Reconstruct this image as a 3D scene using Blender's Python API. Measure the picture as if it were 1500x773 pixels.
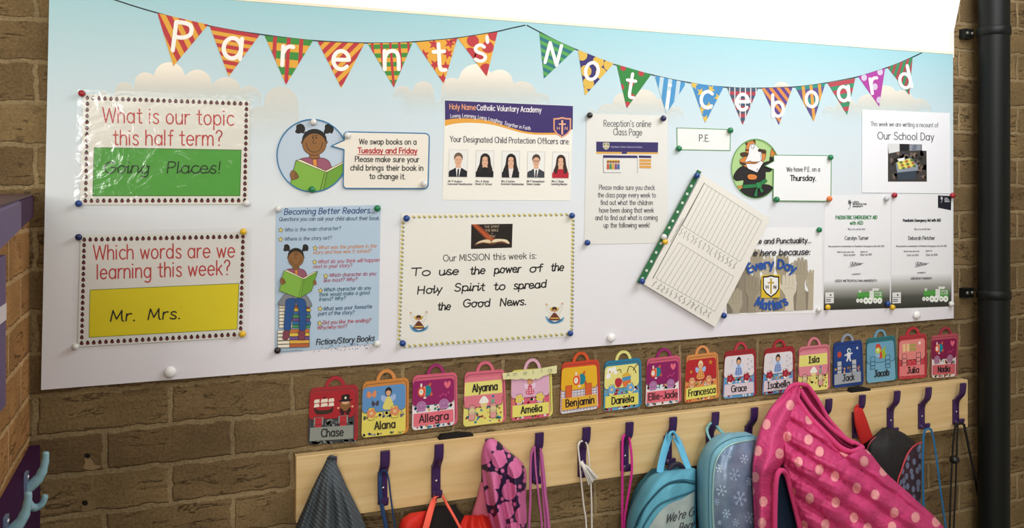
import bpy, math, random
import numpy as np
from mathutils import Vector, Matrix

for _o in list(bpy.data.objects):
    bpy.data.objects.remove(_o)
random.seed(7)
SC = bpy.context.scene
COL = SC.collection

# ---------------------------------------------------------------- camera
F, PPX, PPY = 1250.0, 750.0, 268.0          # focal length and optical centre, in pixels of the 1500x773 frame
TH = math.atan(F / 3171.0)                  # turn of the camera to the right of the wall's normal
DIST, EYE = 1.743, 1.55
CT, ST = math.cos(TH), math.sin(TH)
cd = bpy.data.cameras.new('camera')
cam = bpy.data.objects.new('camera', cd)
COL.objects.link(cam)
cam.location = (0, -DIST, EYE)
cam.rotation_euler = (math.pi / 2, 0, -TH)
cd.sensor_width = 36.0
cd.lens = F / 1500.0 * 36.0
cd.shift_y = (PPY - 386.5) / 1500.0
cd.clip_start = 0.02
SC.camera = cam

# ---------------------------------------------------------------- world, lights, exposure
world = bpy.data.worlds.new('world')
SC.world = world
world.use_nodes = True
bg = world.node_tree.nodes['Background']
bg.inputs[0].default_value = (1.0, 0.99, 0.97, 1)
bg.inputs[1].default_value = 1.15


def area(name, loc, target, sx, sy, power, color):
    ld = bpy.data.lights.new(name, 'AREA')
    ld.shape = 'RECTANGLE'
    ld.size, ld.size_y, ld.energy, ld.color = sx, sy, power, color
    o = bpy.data.objects.new(name, ld)
    COL.objects.link(o)
    o.location = loc
    o.rotation_euler = (Vector(target) - Vector(loc)).to_track_quat('-Z', 'Y').to_euler()
    return o


area('ceiling_or_fill_light', (1.50, -0.85, 2.52), (0.95, 0.0, 1.5), 1.3, 0.6, 24, (0.95, 0.97, 1.0))
area('ceiling_or_fill_light', (-0.5, -1.5, 2.52), (-0.3, 0.0, 1.5), 1.2, 0.7, 9, (1.0, 0.94, 0.82))
area('ceiling_or_fill_light', (0.1, -3.4, 2.5), (0.2, 0.0, 1.2), 3.2, 1.0, 54, (1.0, 0.98, 0.93))  # added broad fill, set high so the films do not mirror it
area('daylight_behind', (-1.08, -5.0, 1.82), (-0.6, 0.0, 1.6), 0.55, 0.5, 42, (1.0, 0.98, 0.94))
SC.view_settings.view_transform = 'Standard'
SC.view_settings.look = 'None'
SC.view_settings.exposure = 0.0
SC.view_settings.gamma = 1.0
SC.view_settings.use_curve_mapping = False

# ---------------------------------------------------------------- placing: pixel of the photograph -> point on a plane parallel to the wall


def P(px, py, off=0.0):
    u = (px - PPX) / F
    v = (PPY - py) / F
    d0, d1 = ST + u * CT, CT - u * ST
    t = (DIST - off) / d1
    return Vector((d0 * t, -off, EYE + v * t))


def PX(px, py, xp):
    """the same on the plane x = xp (the side wall)"""
    u = (px - PPX) / F
    v = (PPY - py) / F
    t = xp / (ST + u * CT)
    return Vector((xp, -DIST + t * (CT - u * ST), EYE + v * t))


def pxm(px, off=0.0):
    return F * (CT - (px - PPX) / F * ST) / (DIST - off)


# ---------------------------------------------------------------- materials
MATS = {}


def lin(c):
    if isinstance(c, str):
        c = c.lstrip('#')
        c = [int(c[i:i + 2], 16) / 255 for i in (0, 2, 4)]
    else:
        c = [x / 255 for x in c]
    return tuple(x / 12.92 if x <= .04045 else ((x + .055) / 1.055) ** 2.4 for x in c) + (1,)


def new_mat(name):
    m = bpy.data.materials.new(name)
    m.use_nodes = True
    nt = m.node_tree
    b = nt.nodes['Principled BSDF']
    return m, nt, b


def ink(c, rough=.55, spec=.25, metal=0.0, name='print'):
    k = (str(c), rough, spec, metal)
    if k not in MATS:
        m, nt, b = new_mat(name)
        b.inputs['Base Color'].default_value = lin(c)
        b.inputs['Roughness'].default_value = rough
        b.inputs['Specular IOR Level'].default_value = spec
        b.inputs['Metallic'].default_value = metal
        MATS[k] = m
    return MATS[k]


def node(nt, kind, **kw):
    n = nt.nodes.new(kind)
    for k, v in kw.items():
        if k.startswith('i_'):
            n.inputs[k[2:].replace('_', ' ')].default_value = v
        else:
            setattr(n, k, v)
    return n


def fabric(name, c, c2=None, scale=180, rough=.85, bump=.25):
    """woven cloth: fine noise in colour and bump"""
    k = (name, str(c))
    if k in MATS:
        return MATS[k]
    m, nt, b = new_mat(name)
    tc = node(nt, 'ShaderNodeTexCoord')
    n = node(nt, 'ShaderNodeTexNoise', i_Scale=scale, i_Detail=3.0)
    nt.links.new(tc.outputs['Object'], n.inputs['Vector'])
    mx = node(nt, 'ShaderNodeMix', data_type='RGBA')
    mx.inputs[6].default_value = lin(c)
    mx.inputs[7].default_value = lin(c2 or tuple(min(255, v * 1.25) for v in c))
    nt.links.new(n.outputs['Fac'], mx.inputs[0])
    nt.links.new(mx.outputs[2], b.inputs['Base Color'])
    bp = node(nt, 'ShaderNodeBump', i_Strength=bump, i_Distance=.002)
    nt.links.new(n.outputs['Fac'], bp.inputs['Height'])
    nt.links.new(bp.outputs[0], b.inputs['Normal'])
    b.inputs['Roughness'].default_value = rough
    b.inputs['Specular IOR Level'].default_value = .2
    MATS[k] = m
    return m


def brick_mat(name, axis, ox, oz, c1, c2, cm):
    """stock bricks 215 x 65 with rough creased faces; axis says which world axis runs along the courses"""
    m, nt, b = new_mat(name)
    L = nt.links.new
    g = node(nt, 'ShaderNodeNewGeometry')
    sp = node(nt, 'ShaderNodeSeparateXYZ')
    L(g.outputs['Position'], sp.inputs[0])
    cb = node(nt, 'ShaderNodeCombineXYZ')
    L(sp.outputs[axis], cb.inputs[0])
    L(sp.outputs[2], cb.inputs[1])
    mp = node(nt, 'ShaderNodeMapping')
    mp.inputs['Location'].default_value = (-ox, -oz, 0)
    L(cb.outputs[0], mp.inputs[0])
    nd = node(nt, 'ShaderNodeTexNoise', i_Scale=38.0, i_Detail=4.0)
    L(mp.outputs[0], nd.inputs['Vector'])
    ma = node(nt, 'ShaderNodeVectorMath', operation='MULTIPLY_ADD')
    ma.inputs[1].default_value = (.014, .014, 0)
    L(nd.outputs['Color'], ma.inputs[0])
    L(mp.outputs[0], ma.inputs[2])
    sh = node(nt, 'ShaderNodeVectorMath', operation='SUBTRACT')
    sh.inputs[1].default_value = (.007, .007, 0)
    L(ma.outputs[0], sh.inputs[0])
    br = node(nt, 'ShaderNodeTexBrick', offset=.5)
    br.inputs['Color1'].default_value = lin(c1)
    br.inputs['Color2'].default_value = lin(c2)
    br.inputs['Mortar'].default_value = lin(cm)
    br.inputs['Scale'].default_value = 1.0
    br.inputs['Mortar Size'].default_value = .0062
    br.inputs['Mortar Smooth'].default_value = .5
    br.inputs['Brick Width'].default_value = .225
    br.inputs['Row Height'].default_value = .075
    L(sh.outputs[0], br.inputs['Vector'])
    # creases that run along the brick, and pits
    m2 = node(nt, 'ShaderNodeMapping')
    m2.inputs['Scale'].default_value = (14, 60, 1)
    L(mp.outputs[0], m2.inputs[0])
    n2 = node(nt, 'ShaderNodeTexNoise', i_Scale=1.0, i_Detail=5.0, i_Roughness=.62, i_Distortion=.9)
    L(m2.outputs[0], n2.inputs['Vector'])
    n3 = node(nt, 'ShaderNodeTexNoise', i_Scale=190.0, i_Detail=4.0, i_Roughness=.7)
    L(mp.outputs[0], n3.inputs['Vector'])
    n4 = node(nt, 'ShaderNodeTexNoise', i_Scale=9.0, i_Detail=3.0)
    L(mp.outputs[0], n4.inputs['Vector'])
    # thin dark cracks: where the crease noise crosses one level
    cr = node(nt, 'ShaderNodeMath', operation='SUBTRACT')
    cr.inputs[1].default_value = .42
    L(n2.outputs['Fac'], cr.inputs[0])
    ab = node(nt, 'ShaderNodeMath', operation='ABSOLUTE')
    L(cr.outputs[0], ab.inputs[0])
    ck = node(nt, 'ShaderNodeMapRange', i_From_Min=.0, i_From_Max=.022, i_To_Min=.0, i_To_Max=1.0)
    L(ab.outputs[0], ck.inputs['Value'])
    ckm = node(nt, 'ShaderNodeMath', operation='MAXIMUM')
    big = node(nt, 'ShaderNodeMapRange', i_From_Min=.47, i_From_Max=.55, i_To_Min=1.0, i_To_Max=.0)
    L(n4.outputs['Fac'], big.inputs['Value'])
    L(ck.outputs[0], ckm.inputs[0])
    L(big.outputs[0], ckm.inputs[1])
    ckb = node(nt, 'ShaderNodeMath', operation='MAXIMUM')
    L(ckm.outputs[0], ckb.inputs[0])
    L(br.outputs['Fac'], ckb.inputs[1])
    # colour: brick tone times grain
    gr = node(nt, 'ShaderNodeMapRange', i_From_Min=.25, i_From_Max=.75, i_To_Min=.62, i_To_Max=1.38)
    L(n3.outputs['Fac'], gr.inputs['Value'])
    g2 = node(nt, 'ShaderNodeMapRange', i_From_Min=.3, i_From_Max=.7, i_To_Min=.78, i_To_Max=1.22)
    L(n4.outputs['Fac'], g2.inputs['Value'])
    mu = node(nt, 'ShaderNodeMath', operation='MULTIPLY')
    L(gr.outputs[0], mu.inputs[0])
    L(g2.outputs[0], mu.inputs[1])
    ckc = node(nt, 'ShaderNodeMapRange', i_To_Min=.45, i_To_Max=1.0)
    L(ckb.outputs[0], ckc.inputs['Value'])
    mu2 = node(nt, 'ShaderNodeMath', operation='MULTIPLY')
    L(mu.outputs[0], mu2.inputs[0])
    L(ckc.outputs[0], mu2.inputs[1])
    vm = node(nt, 'ShaderNodeVectorMath', operation='SCALE')
    L(br.outputs['Color'], vm.inputs[0])
    L(mu2.outputs[0], vm.inputs['Scale'])
    L(vm.outputs[0], b.inputs['Base Color'])
    # height
    iv = node(nt, 'ShaderNodeMath', operation='MULTIPLY_ADD')
    iv.inputs[1].default_value = -.55
    L(br.outputs['Fac'], iv.inputs[0])
    s1 = node(nt, 'ShaderNodeMath', operation='MULTIPLY_ADD')
    s1.inputs[1].default_value = .45
    L(n2.outputs['Fac'], s1.inputs[0])
    s2 = node(nt, 'ShaderNodeMath', operation='MULTIPLY_ADD')
    s2.inputs[1].default_value = .35
    L(n3.outputs['Fac'], s2.inputs[0])
    s3 = node(nt, 'ShaderNodeMath', operation='MULTIPLY')
    s3.inputs[1].default_value = .4
    L(ckb.outputs[0], s3.inputs[0])
    L(s3.outputs[0], s2.inputs[2])
    L(s2.outputs[0], s1.inputs[2])
    L(s1.outputs[0], iv.inputs[2])
    bp = node(nt, 'ShaderNodeBump', i_Strength=.9, i_Distance=.006)
    L(iv.outputs[0], bp.inputs['Height'])
    L(bp.outputs[0], b.inputs['Normal'])
    b.inputs['Roughness'].default_value = .9
    b.inputs['Specular IOR Level'].default_value = .15
    return m


# ---------------------------------------------------------------- mesh building


class B:
    """collects faces, links them as ONE mesh object"""

    def __init__(s):
        s.v, s.f, s.mi, s.mats, s.uv = [], [], [], [], []

    def m(s, mat):
        if mat not in s.mats:
            s.mats.append(mat)
        return s.mats.index(mat)

    def face(s, pts, mat):
        n = len(s.v)
        s.v += [tuple(p) for p in pts]
        s.f.append(list(range(n, n + len(pts))))
        s.mi.append(s.m(mat))

    def grid(s, rows, mat, closed=False):
        n, w = len(s.v), len(rows[0])
        for r in rows:
            s.v += [tuple(p) for p in r]
        k = s.m(mat)
        for i in range(len(rows) - 1):
            for j in range(w if closed else w - 1):
                j2 = (j + 1) % w
                s.f.append([n + i * w + j, n + i * w + j2, n + (i + 1) * w + j2, n + (i + 1) * w + j])
                s.mi.append(k)

    def box(s, a, b, mat):
        x0, y0, z0 = a
        x1, y1, z1 = b
        p = [Vector((x, y, z)) for z in (z0, z1) for y in (y0, y1) for x in (x0, x1)]
        for q in ((0, 1, 3, 2), (4, 5, 7, 6), (0, 1, 5, 4), (2, 3, 7, 6), (0, 2, 6, 4), (1, 3, 7, 5)):
            s.face([p[i] for i in q], mat)

    def prism(s, px, o0, o1, mat, edge=None):
        """outline in photograph pixels, from distance o0 to o1 off the wall, straight sides"""
        top = [P(x, y, o1) for x, y in px]
        bot = [Vector((q.x, -o0, q.z)) for q in top]
        s.face(top, mat)
        s.face(bot[::-1], mat)
        for i in range(len(px)):
            j = (i + 1) % len(px)
            s.face([top[i], bot[i], bot[j], top[j]], edge or mat)

    def tube(s, pts, r, mat, n=8, flat=None):
        """round (or flat strap) tube along 3D points; r may be a list; flat=(half width, half thickness)"""
        pts = [Vector(p) for p in pts]
        rows = []
        for i, p in enumerate(pts):
            d = (pts[min(i + 1, len(pts) - 1)] - pts[max(i - 1, 0)]).normalized()
            a = d.cross(Vector((0, 1, 0)))
            if a.length < .2:
                a = Vector((1, 0, 0))
            a.normalize()
            c = a.cross(d).normalized()
            ra = r[i] if isinstance(r, (list, tuple)) else r
            w, t = (flat if flat else (ra, ra))
            rows.append([p + a * (w * math.cos(2 * math.pi * k / n)) + c * (t * math.sin(2 * math.pi * k / n)) for k in range(n)])
        s.grid(rows, mat, True)
        s.face(rows[0][::-1], mat)
        s.face(rows[-1], mat)

    def lathe(s, c, axis, prof, mat, n=14):
        """prof: (radius, height along axis)"""
        axis = Vector(axis).normalized()
        a = axis.orthogonal().normalized()
        b = axis.cross(a)
        rows = [[Vector(c) + axis * h + (a * math.cos(2 * math.pi * k / n) + b * math.sin(2 * math.pi * k / n)) * r for k in range(n)] for r, h in prof]
        s.grid(rows, mat, True)
        s.face(rows[0][::-1], mat)
        s.face(rows[-1], mat)

    def build(s, name, parent=None, smooth=False, weld=False):
        me = bpy.data.meshes.new(name)
        me.from_pydata(s.v, [], s.f)
        for m in s.mats:
            me.materials.append(m)
        me.polygons.foreach_set('material_index', s.mi)
        if s.uv:
            uvl = me.uv_layers.new(name='UVMap')
            idx = np.zeros(len(me.loops), dtype=np.int32)
            me.loops.foreach_get('vertex_index', idx)
            uvl.data.foreach_set('uv', np.array(s.uv, dtype=np.float32)[idx].ravel())
        if weld:
            import bmesh
            bm = bmesh.new()
            bm.from_mesh(me)
            bmesh.ops.remove_doubles(bm, verts=bm.verts, dist=1e-5)
            bmesh.ops.recalc_face_normals(bm, faces=bm.faces)
            bm.to_mesh(me)
            bm.free()
        if smooth:
            me.polygons.foreach_set('use_smooth', [True] * len(me.polygons))
        me.update()
        o = bpy.data.objects.new(name, me)
        COL.objects.link(o)
        if parent is not None:
            put(o, parent)
        return o


def put(o, parent):
    """children are modelled in world coordinates"""
    o.parent = parent
    o.matrix_parent_inverse = Matrix.Translation(-parent.location) if parent.parent is None else Matrix()


def thing(name, loc, label, cat, group=None):
    o = bpy.data.objects.new(name, None)
    COL.objects.link(o)
    o.empty_display_size = .02
    o.location = loc
    tag(o, label, cat, group)
    return o


def tag(o, label=None, cat=None, group=None, kind=None):
    for k, v in (('label', label), ('category', cat), ('group', group), ('kind', kind)):
        if v:
            o[k] = v
    return o


# ---------------------------------------------------------------- drawing: strokes, fills, lettering in photograph pixels laid on a plane


def cat(pts, n=6, closed=False):
    if len(pts) < 3:
        return list(pts)
    out, m = [], len(pts)
    for i in range(m if closed else m - 1):
        g = (lambda k: pts[k % m]) if closed else (lambda k: pts[min(max(k, 0), m - 1)])
        p0, p1, p2, p3 = g(i - 1), g(i), g(i + 1), g(i + 2)
        for k in range(n):
            t = k / n
            out.append(tuple(.5 * (2 * b + (c - a) * t + (2 * a - 5 * b + 4 * c - d) * t * t + (3 * b - a - 3 * c + d) * t ** 3) for a, b, c, d in zip(p0, p1, p2, p3)))
    if not closed:
        out.append(tuple(pts[-1]))
    return out


def arc(cx, cy, rx, ry, a0=0, a1=360, n=24):
    full = abs(a1 - a0) >= 360
    return [(cx + rx * math.cos(math.radians(a0 + (a1 - a0) * k / n)), cy + ry * math.sin(math.radians(a0 + (a1 - a0) * k / n))) for k in range(n if full else n + 1)]


def star(cx, cy, r, rot=0, q=.42, n=5):
    return [(cx + (r if k % 2 == 0 else r * q) * math.sin(math.radians(rot + 180 * k / n)), cy - (r if k % 2 == 0 else r * q) * math.cos(math.radians(rot + 180 * k / n))) for k in range(2 * n)]


def clip(poly, conv):
    """Sutherland-Hodgman against a convex polygon"""
    ar = sum(conv[i][0] * conv[(i + 1) % len(conv)][1] - conv[(i + 1) % len(conv)][0] * conv[i][1] for i in range(len(conv)))
    sg = 1 if ar > 0 else -1
    for i in range(len(conv)):
        a, b = conv[i], conv[(i + 1) % len(conv)]
        ins = lambda p: sg * ((b[0] - a[0]) * (p[1] - a[1]) - (b[1] - a[1]) * (p[0] - a[0])) >= -1e-9
        out = []
        for k in range(len(poly)):
            p, q = poly[k - 1], poly[k]
            ip, iq = ins(p), ins(q)
            if ip != iq:
                d1 = (b[0] - a[0]) * (p[1] - a[1]) - (b[1] - a[1]) * (p[0] - a[0])
                d2 = (b[0] - a[0]) * (q[1] - a[1]) - (b[1] - a[1]) * (q[0] - a[0])
                t = d1 / (d1 - d2)
                out.append((p[0] + (q[0] - p[0]) * t, p[1] + (q[1] - p[1]) * t))
            if iq:
                out.append(q)
        poly = out
        if len(poly) < 3:
            return []
    return poly


def rrect(x0, y0, x1, y1, r, n=4):
    out = []
    for cx, cy, a in ((x1 - r, y0 + r, -90), (x1 - r, y1 - r, 0), (x0 + r, y1 - r, 90), (x0 + r, y0 + r, 180)):
        out += arc(cx, cy, r, r, a, a + 90, n)
    return out


def quadmap(tl, tr, br, bl):
    def f(u, v):
        return tuple((tl[i] * (1 - u) + tr[i] * u) * (1 - v) + (bl[i] * (1 - u) + br[i] * u) * v for i in (0, 1))
    return f


G = {}
ADV = {}


def glyph(c, adv, s):
    st = []
    for part in s.split(';'):
        w = part.split()
        if not w:
            continue
        k, nums = w[0], [tuple(float(z) for z in t.split(',')) for t in w[1:]]
        if k == 'L':
            st.append(nums)
        elif k == 'S':
            st.append(cat(nums, 4))
        elif k == 'A':
            cx, cy, rx, ry, a0, a1 = nums[0]
            p = arc(cx, cy, rx, ry, a0, a1, max(6, int(abs(a1 - a0) / 22)))
            if abs(a1 - a0) >= 360:
                p.append(p[0])
            st.append(p)
        elif k == 'D':
            x, y = nums[0]
            st.append([(x - .5, y), (x + .5, y)])
    G[c], ADV[c] = st, adv


for line in """
a|11.5|A 4.5,5,4.5,5,0,360;L 9,10 9,0
b|11.5|L 0,15 0,0;A 4.5,5,4.5,5,0,360
c|9.3|A 4.8,5,4.8,5,48,312
d|11.5|A 4.5,5,4.5,5,0,360;L 9,15 9,0
e|11|A 4.5,5,4.5,5,5,318;L 0.1,5.2 9,5.2
f|7|S 6.5,14.4 4.5,15 3.1,13.5 3,11;L 3,11.5 3,0;L 0.3,9.7 6,9.7
g|11.5|A 4.5,5,4.5,5,0,360;L 9,10 9,-1;S 9,-1 7.8,-4.2 4.5,-5 1.2,-4
h|10.5|L 0,15 0,0;S 0,6 1.6,9 4.3,10 7,9 8,6;L 8,6.2 8,0
i|3.2|L 0,10 0,0;D 0,14
j|5|L 2,10 2,-2;S 2,-2 1,-4.5 -1.2,-5;D 2,14
k|9.3|L 0,15 0,0;L 7,10 0,4;L 2.6,6 7.6,0
l|3.2|L 0,15 0,0
m|16.3|L 0,10 0,0;S 0,6 1.4,9 3.6,10 6,9 6.8,6;L 6.8,6.2 6.8,0;S 6.8,6 8.2,9 10.4,10 12.9,9 13.6,6;L 13.6,6.2 13.6,0
n|10.5|L 0,10 0,0;S 0,6 1.6,9 4.3,10 7,9 8,6;L 8,6.2 8,0
o|11.3|A 4.5,5,4.5,5,0,360
p|11.5|L 0,10 0,-5;A 4.5,5,4.5,5,0,360
q|11.5|A 4.5,5,4.5,5,0,360;L 9,10 9,-5
r|7|L 0,10 0,0;S 0,6 1.4,8.8 3.4,10 5.6,9.8
s|9|S 6.8,8.6 5,10 2.4,9.8 0.8,8 1.9,6 5.4,4.4 7,2.4 5.9,0.4 3,0 0.2,1.4
t|8|L 3,14 3,2.4;S 3,2.4 3.8,0.4 6.2,0.3;L 0,10 6,10
u|10.5|L 0,10 0,4;S 0,4 1,0.9 3.6,0 6.3,0.9 8,4;L 8,10 8,0
v|9.5|L 0,10 4,0 8,10
w|13.8|L 0,10 3,0 6,9 9,0 12,10
x|9|L 0,10 7.5,0;L 7.5,10 0,0
y|9.5|L 0,10 4.2,0;L 8.2,10 2,-5
z|9|L 0,10 7,10 0,0 7.5,0
A|13|L 0,0 5.5,15 11,0;L 2,5 9,5
B|11.3|L 0,0 0,15;S 0,15 5,15 8,13.5 8,9.5 5,8 0,8;S 4,8 8.3,7 9.2,4 8,1 5,0 0,0
C|13|A 7,7.5,7,7.5,45,315
D|12.3|L 0,0 0,15;S 0,15 5,14.7 9.4,11.2 10,7.5 9.4,3.8 5,0.3 0,0
E|10|L 8,15 0,15 0,0 8,0;L 0,7.8 7,7.8
F|9.5|L 8,15 0,15 0,0;L 0,7.8 6.6,7.8
G|15|A 7,7.5,7,7.5,45,360;L 14,7.5 8,7.5
H|12.5|L 0,15 0,0;L 10,15 10,0;L 0,7.8 10,7.8
I|3.4|L 0,15 0,0
J|9|L 7,15 7,4;S 7,4 6,0.8 3.4,0 0,1.5
K|11|L 0,15 0,0;L 9,15 0,6;L 3,8.6 9.5,0
L|9.5|L 0,15 0,0 8,0
M|15.5|L 0,0 1,15 6.5,3 12,15 13,0
N|12.8|L 0,0 0,15 10.5,0 10.5,15
O|16|A 7,7.5,7,7.5,0,360
P|11|L 0,0 0,15;S 0,15 5,15 8.4,13.6 8.6,9.6 5,7.4 0,7.2
Q|16|A 7,7.5,7,7.5,0,360;L 9,4 14,-1
R|11.5|L 0,0 0,15;S 0,15 5,15 8.4,13.6 8.6,9.6 5,7.6 0,7.4;L 3.6,7.4 9.5,0
S|11.3|S 8.8,13 6.5,15 3,14.8 0.8,12.4 1.8,9.2 6.8,7 9.2,4 7.4,0.6 3.4,0 0,2
T|11.5|L 0,15 11,15;L 5.5,15 5.5,0
U|12.5|L 0,15 0,5;S 0,5 1.4,1.2 5,0 8.6,1.2 10,5;L 10,5 10,15
V|12.5|L 0,15 5.5,0 11,15
W|18.5|L 0,15 4,0 8.5,14 13,0 17,15
Y|12|L 0,15 5.5,7.5 11,15;L 5.5,7.5 5.5,0
0|11.5|A 4.5,7.5,4.5,7.5,0,360
1|6|L 0,12 3,15 3,0
2|10.5|S 0.4,12 2.5,15 6,14.8 8,11.6 6,7 0,0;L 0,0 8.5,0
3|10|S 0.4,13.6 4,15 7.4,12.6 6.6,9.4 3,8;S 3,8 7.6,7 8,3 4.6,0 0,1.4
4|11|L 7,0 7,15 0,4 9.5,4
5|10.5|L 7.5,15 1,15 0.5,8;S 0.5,8 5,9 8.3,5.6 6.4,1 0,0.8
6|10.5|A 4.2,4.5,4.2,4.5,0,360;S 0,4.5 1.5,11 6,15
7|10|L 0,15 8.5,15 3,0
8|10.5|A 4.2,4,4.2,4,0,360;A 4.2,11.3,3.5,3.6,0,360
9|10.5|A 4.2,10.5,4.2,4.5,0,360;L 8.4,10.5 5,0
.|3.5|D 0.5,0.3
,|3.5|L 0.8,0.6 0,-2.4
!|4|L 0.5,15 0.5,4;D 0.5,0.3
'|3.5|L 0.5,15 0.5,11.5
:|4|D 0.5,0.5;D 0.5,8
-|8|L 0.5,6 6,6
/|7|L 0,-1 6,15
+|10|L 0,7 8,7;L 4,11 4,3
?|10|S 0.3,12.4 2,14.6 5,15 7.6,12.8 6.8,9.8 4.3,7.6 4,4.4;D 4,0.3
""".strip().split('\n'):
    _c, _a, _s = line.split('|')
    glyph(_c, float(_a), _s)
glyph('\u0131', 8, 'L 0,15 6,15;L 3,15 3,0;L 0,0 6,0')        # capital I with bars
glyph('\u0134', 10.5, 'L 3,15 10.5,15;L 6.8,15 6.8,4;S 6.8,4 5.8,0.8 3.2,0 0,1.5')   # capital J with a bar
glyph('\u0138', 16, 'L 0,0 1.5,15 6.5,3 11.5,15;S 11.5,15 12,6 13,1 14.5,0')       # handwritten M
SPACE = 6.8
for _c in ADV:
    ADV[_c] += 1.3


class Art(B):
    """flat print: each call lies a hair in front of the one before"""

    def __init__(s, off, step=2.5e-5, offat=None):
        super().__init__()
        s.off, s.step, s.offat, s.mask, s.k = off, step, offat, None, 0

    def up(s):
        s.off += s.step

    def pt(s, q):
        return P(q[0], q[1], s.off + (s.offat(q[0], q[1]) if s.offat else 0))

    def poly(s, c, pts, mat=None):
        s.up()
        if s.mask:
            pts = clip(list(pts), s.mask)
        if len(pts) > 2:
            s.face([s.pt(q) for q in pts], mat or ink(c))

    def ell(s, c, cx, cy, rx, ry=None, a0=0, a1=360, n=20):
        s.poly(c, arc(cx, cy, rx, ry or rx, a0, a1, n))

    def blob(s, c, pts, n=5):
        s.poly(c, cat(pts, n, True))

    def line(s, c, pts, w, closed=False, smooth=False, up=True, caps=True):
        if up:
            s.up()
        if smooth:
            pts = cat(pts, 6, closed)
        if closed:
            pts = list(pts) + [pts[0]]
        m, h, base_off = ink(c), w / 2, s.off
        for a, b in zip(pts, pts[1:]):
            dx, dy = b[0] - a[0], b[1] - a[1]
            d = math.hypot(dx, dy)
            if d < 1e-6:
                continue
            nx, ny = -dy / d * h, dx / d * h
            q = [(a[0] + nx, a[1] + ny), (b[0] + nx, b[1] + ny), (b[0] - nx, b[1] - ny), (a[0] - nx, a[1] - ny)]
            if s.mask:
                q = clip(q, s.mask)
            if len(q) > 2:
                s.micro(base_off)
                s.face([s.pt(z) for z in q], m)
        if caps and w > .75:
            for a in pts:
                q = arc(a[0], a[1], h, h, 0, 360, 8 if w > 2 else 6)
                if s.mask:
                    q = clip(q, s.mask)
                if len(q) > 2:
                    s.micro(base_off)
                    s.face([s.pt(z) for z in q], m)
        s.off = base_off + (4e-5 if up else 0)

    def micro(s, base_off):
        """overlapping pieces of one stroke never share a plane"""
        s.k = (s.k + 1) % 24
        s.off = base_off + s.k * 1.5e-6

    def outl(s, c, lc, pts, w, smooth=False):
        if smooth:
            pts = cat(pts, 5, True)
        s.poly(c, pts)
        s.line(lc, pts, w, True)

    def text(s, c, t, x0, y0, x1, y1, xh, w, slant=0.0, cursive=False, sp=1.0, base=None, serif=False, wob=0.0):
        """lettering fitted between two ends of its baseline, xh = height of an x in pixels; base: a polyline for a bent baseline"""
        s.up()
        strokes, x, prev = [], 0.0, None
        for ch in t:
            if ch == ' ':
                x += SPACE * sp
                prev = None
                continue
            if serif and ch in 'IJ':
                ch = '\u0131' if ch == 'I' else '\u0134'
            dy = random.uniform(-wob, wob)
            for st in G[ch]:
                strokes.append([(a + x, b + dy) for a, b in st])
            if cursive and ch.islower():
                if prev is not None:
                    strokes.append(cat([prev, ((prev[0] + x) / 2, 1.4), (x + .3, 5.5)], 3) if prev[1] < 5 else [prev, ((prev[0] + x) / 2, prev[1] - .9), (x + .3, 8)])
                prev = (x + max(p[0] for g_ in G[ch] for p in g_) - (2.5 if ch in 'o' else .2), 9.4 if ch in 'ovwrf' else .6)
            else:
                prev = None
            x += ADV[ch] * (sp if len(t) > 1 else 1)
        xs = [a for st in strokes for a, b in st]
        lo, hi = min(xs), max(xs)
        k = xh / 10.0
        if base:
            seg = [math.dist(a, b) for a, b in zip(base, base[1:])]
            tot = sum(seg)
        for st in strokes:
            out = []
            for a, b in st:
                q = (a - lo) / max(hi - lo, 1e-6)
                if base:
                    d, i = q * tot, 0
                    while i < len(seg) - 1 and d > seg[i]:
                        d -= seg[i]
                        i += 1
                    A, Bq = base[i], base[i + 1]
                    ux, uy = (Bq[0] - A[0]) / seg[i], (Bq[1] - A[1]) / seg[i]
                    out.append((A[0] + ux * d + uy * b * k + slant * b * k, A[1] + uy * d - ux * b * k))
                else:
                    out.append((x0 + (x1 - x0) * q + slant * b * k, y0 + (y1 - y0) * q - b * k))
            s.line(c, out, w, up=False)
        s.off += 4e-5


def scribble(a, c, x0, y0, x1, y1, h, w, n, seed=0):
    """illegible small writing"""
    r = random.Random(seed)
    pts = []
    for i in range(n):
        t = i / (n - 1)
        pts.append((x0 + (x1 - x0) * t, y0 + (y1 - y0) * t - r.uniform(0, h) * (1 if i % 2 else .15)))
    a.line(c, pts, w, smooth=False)


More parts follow.
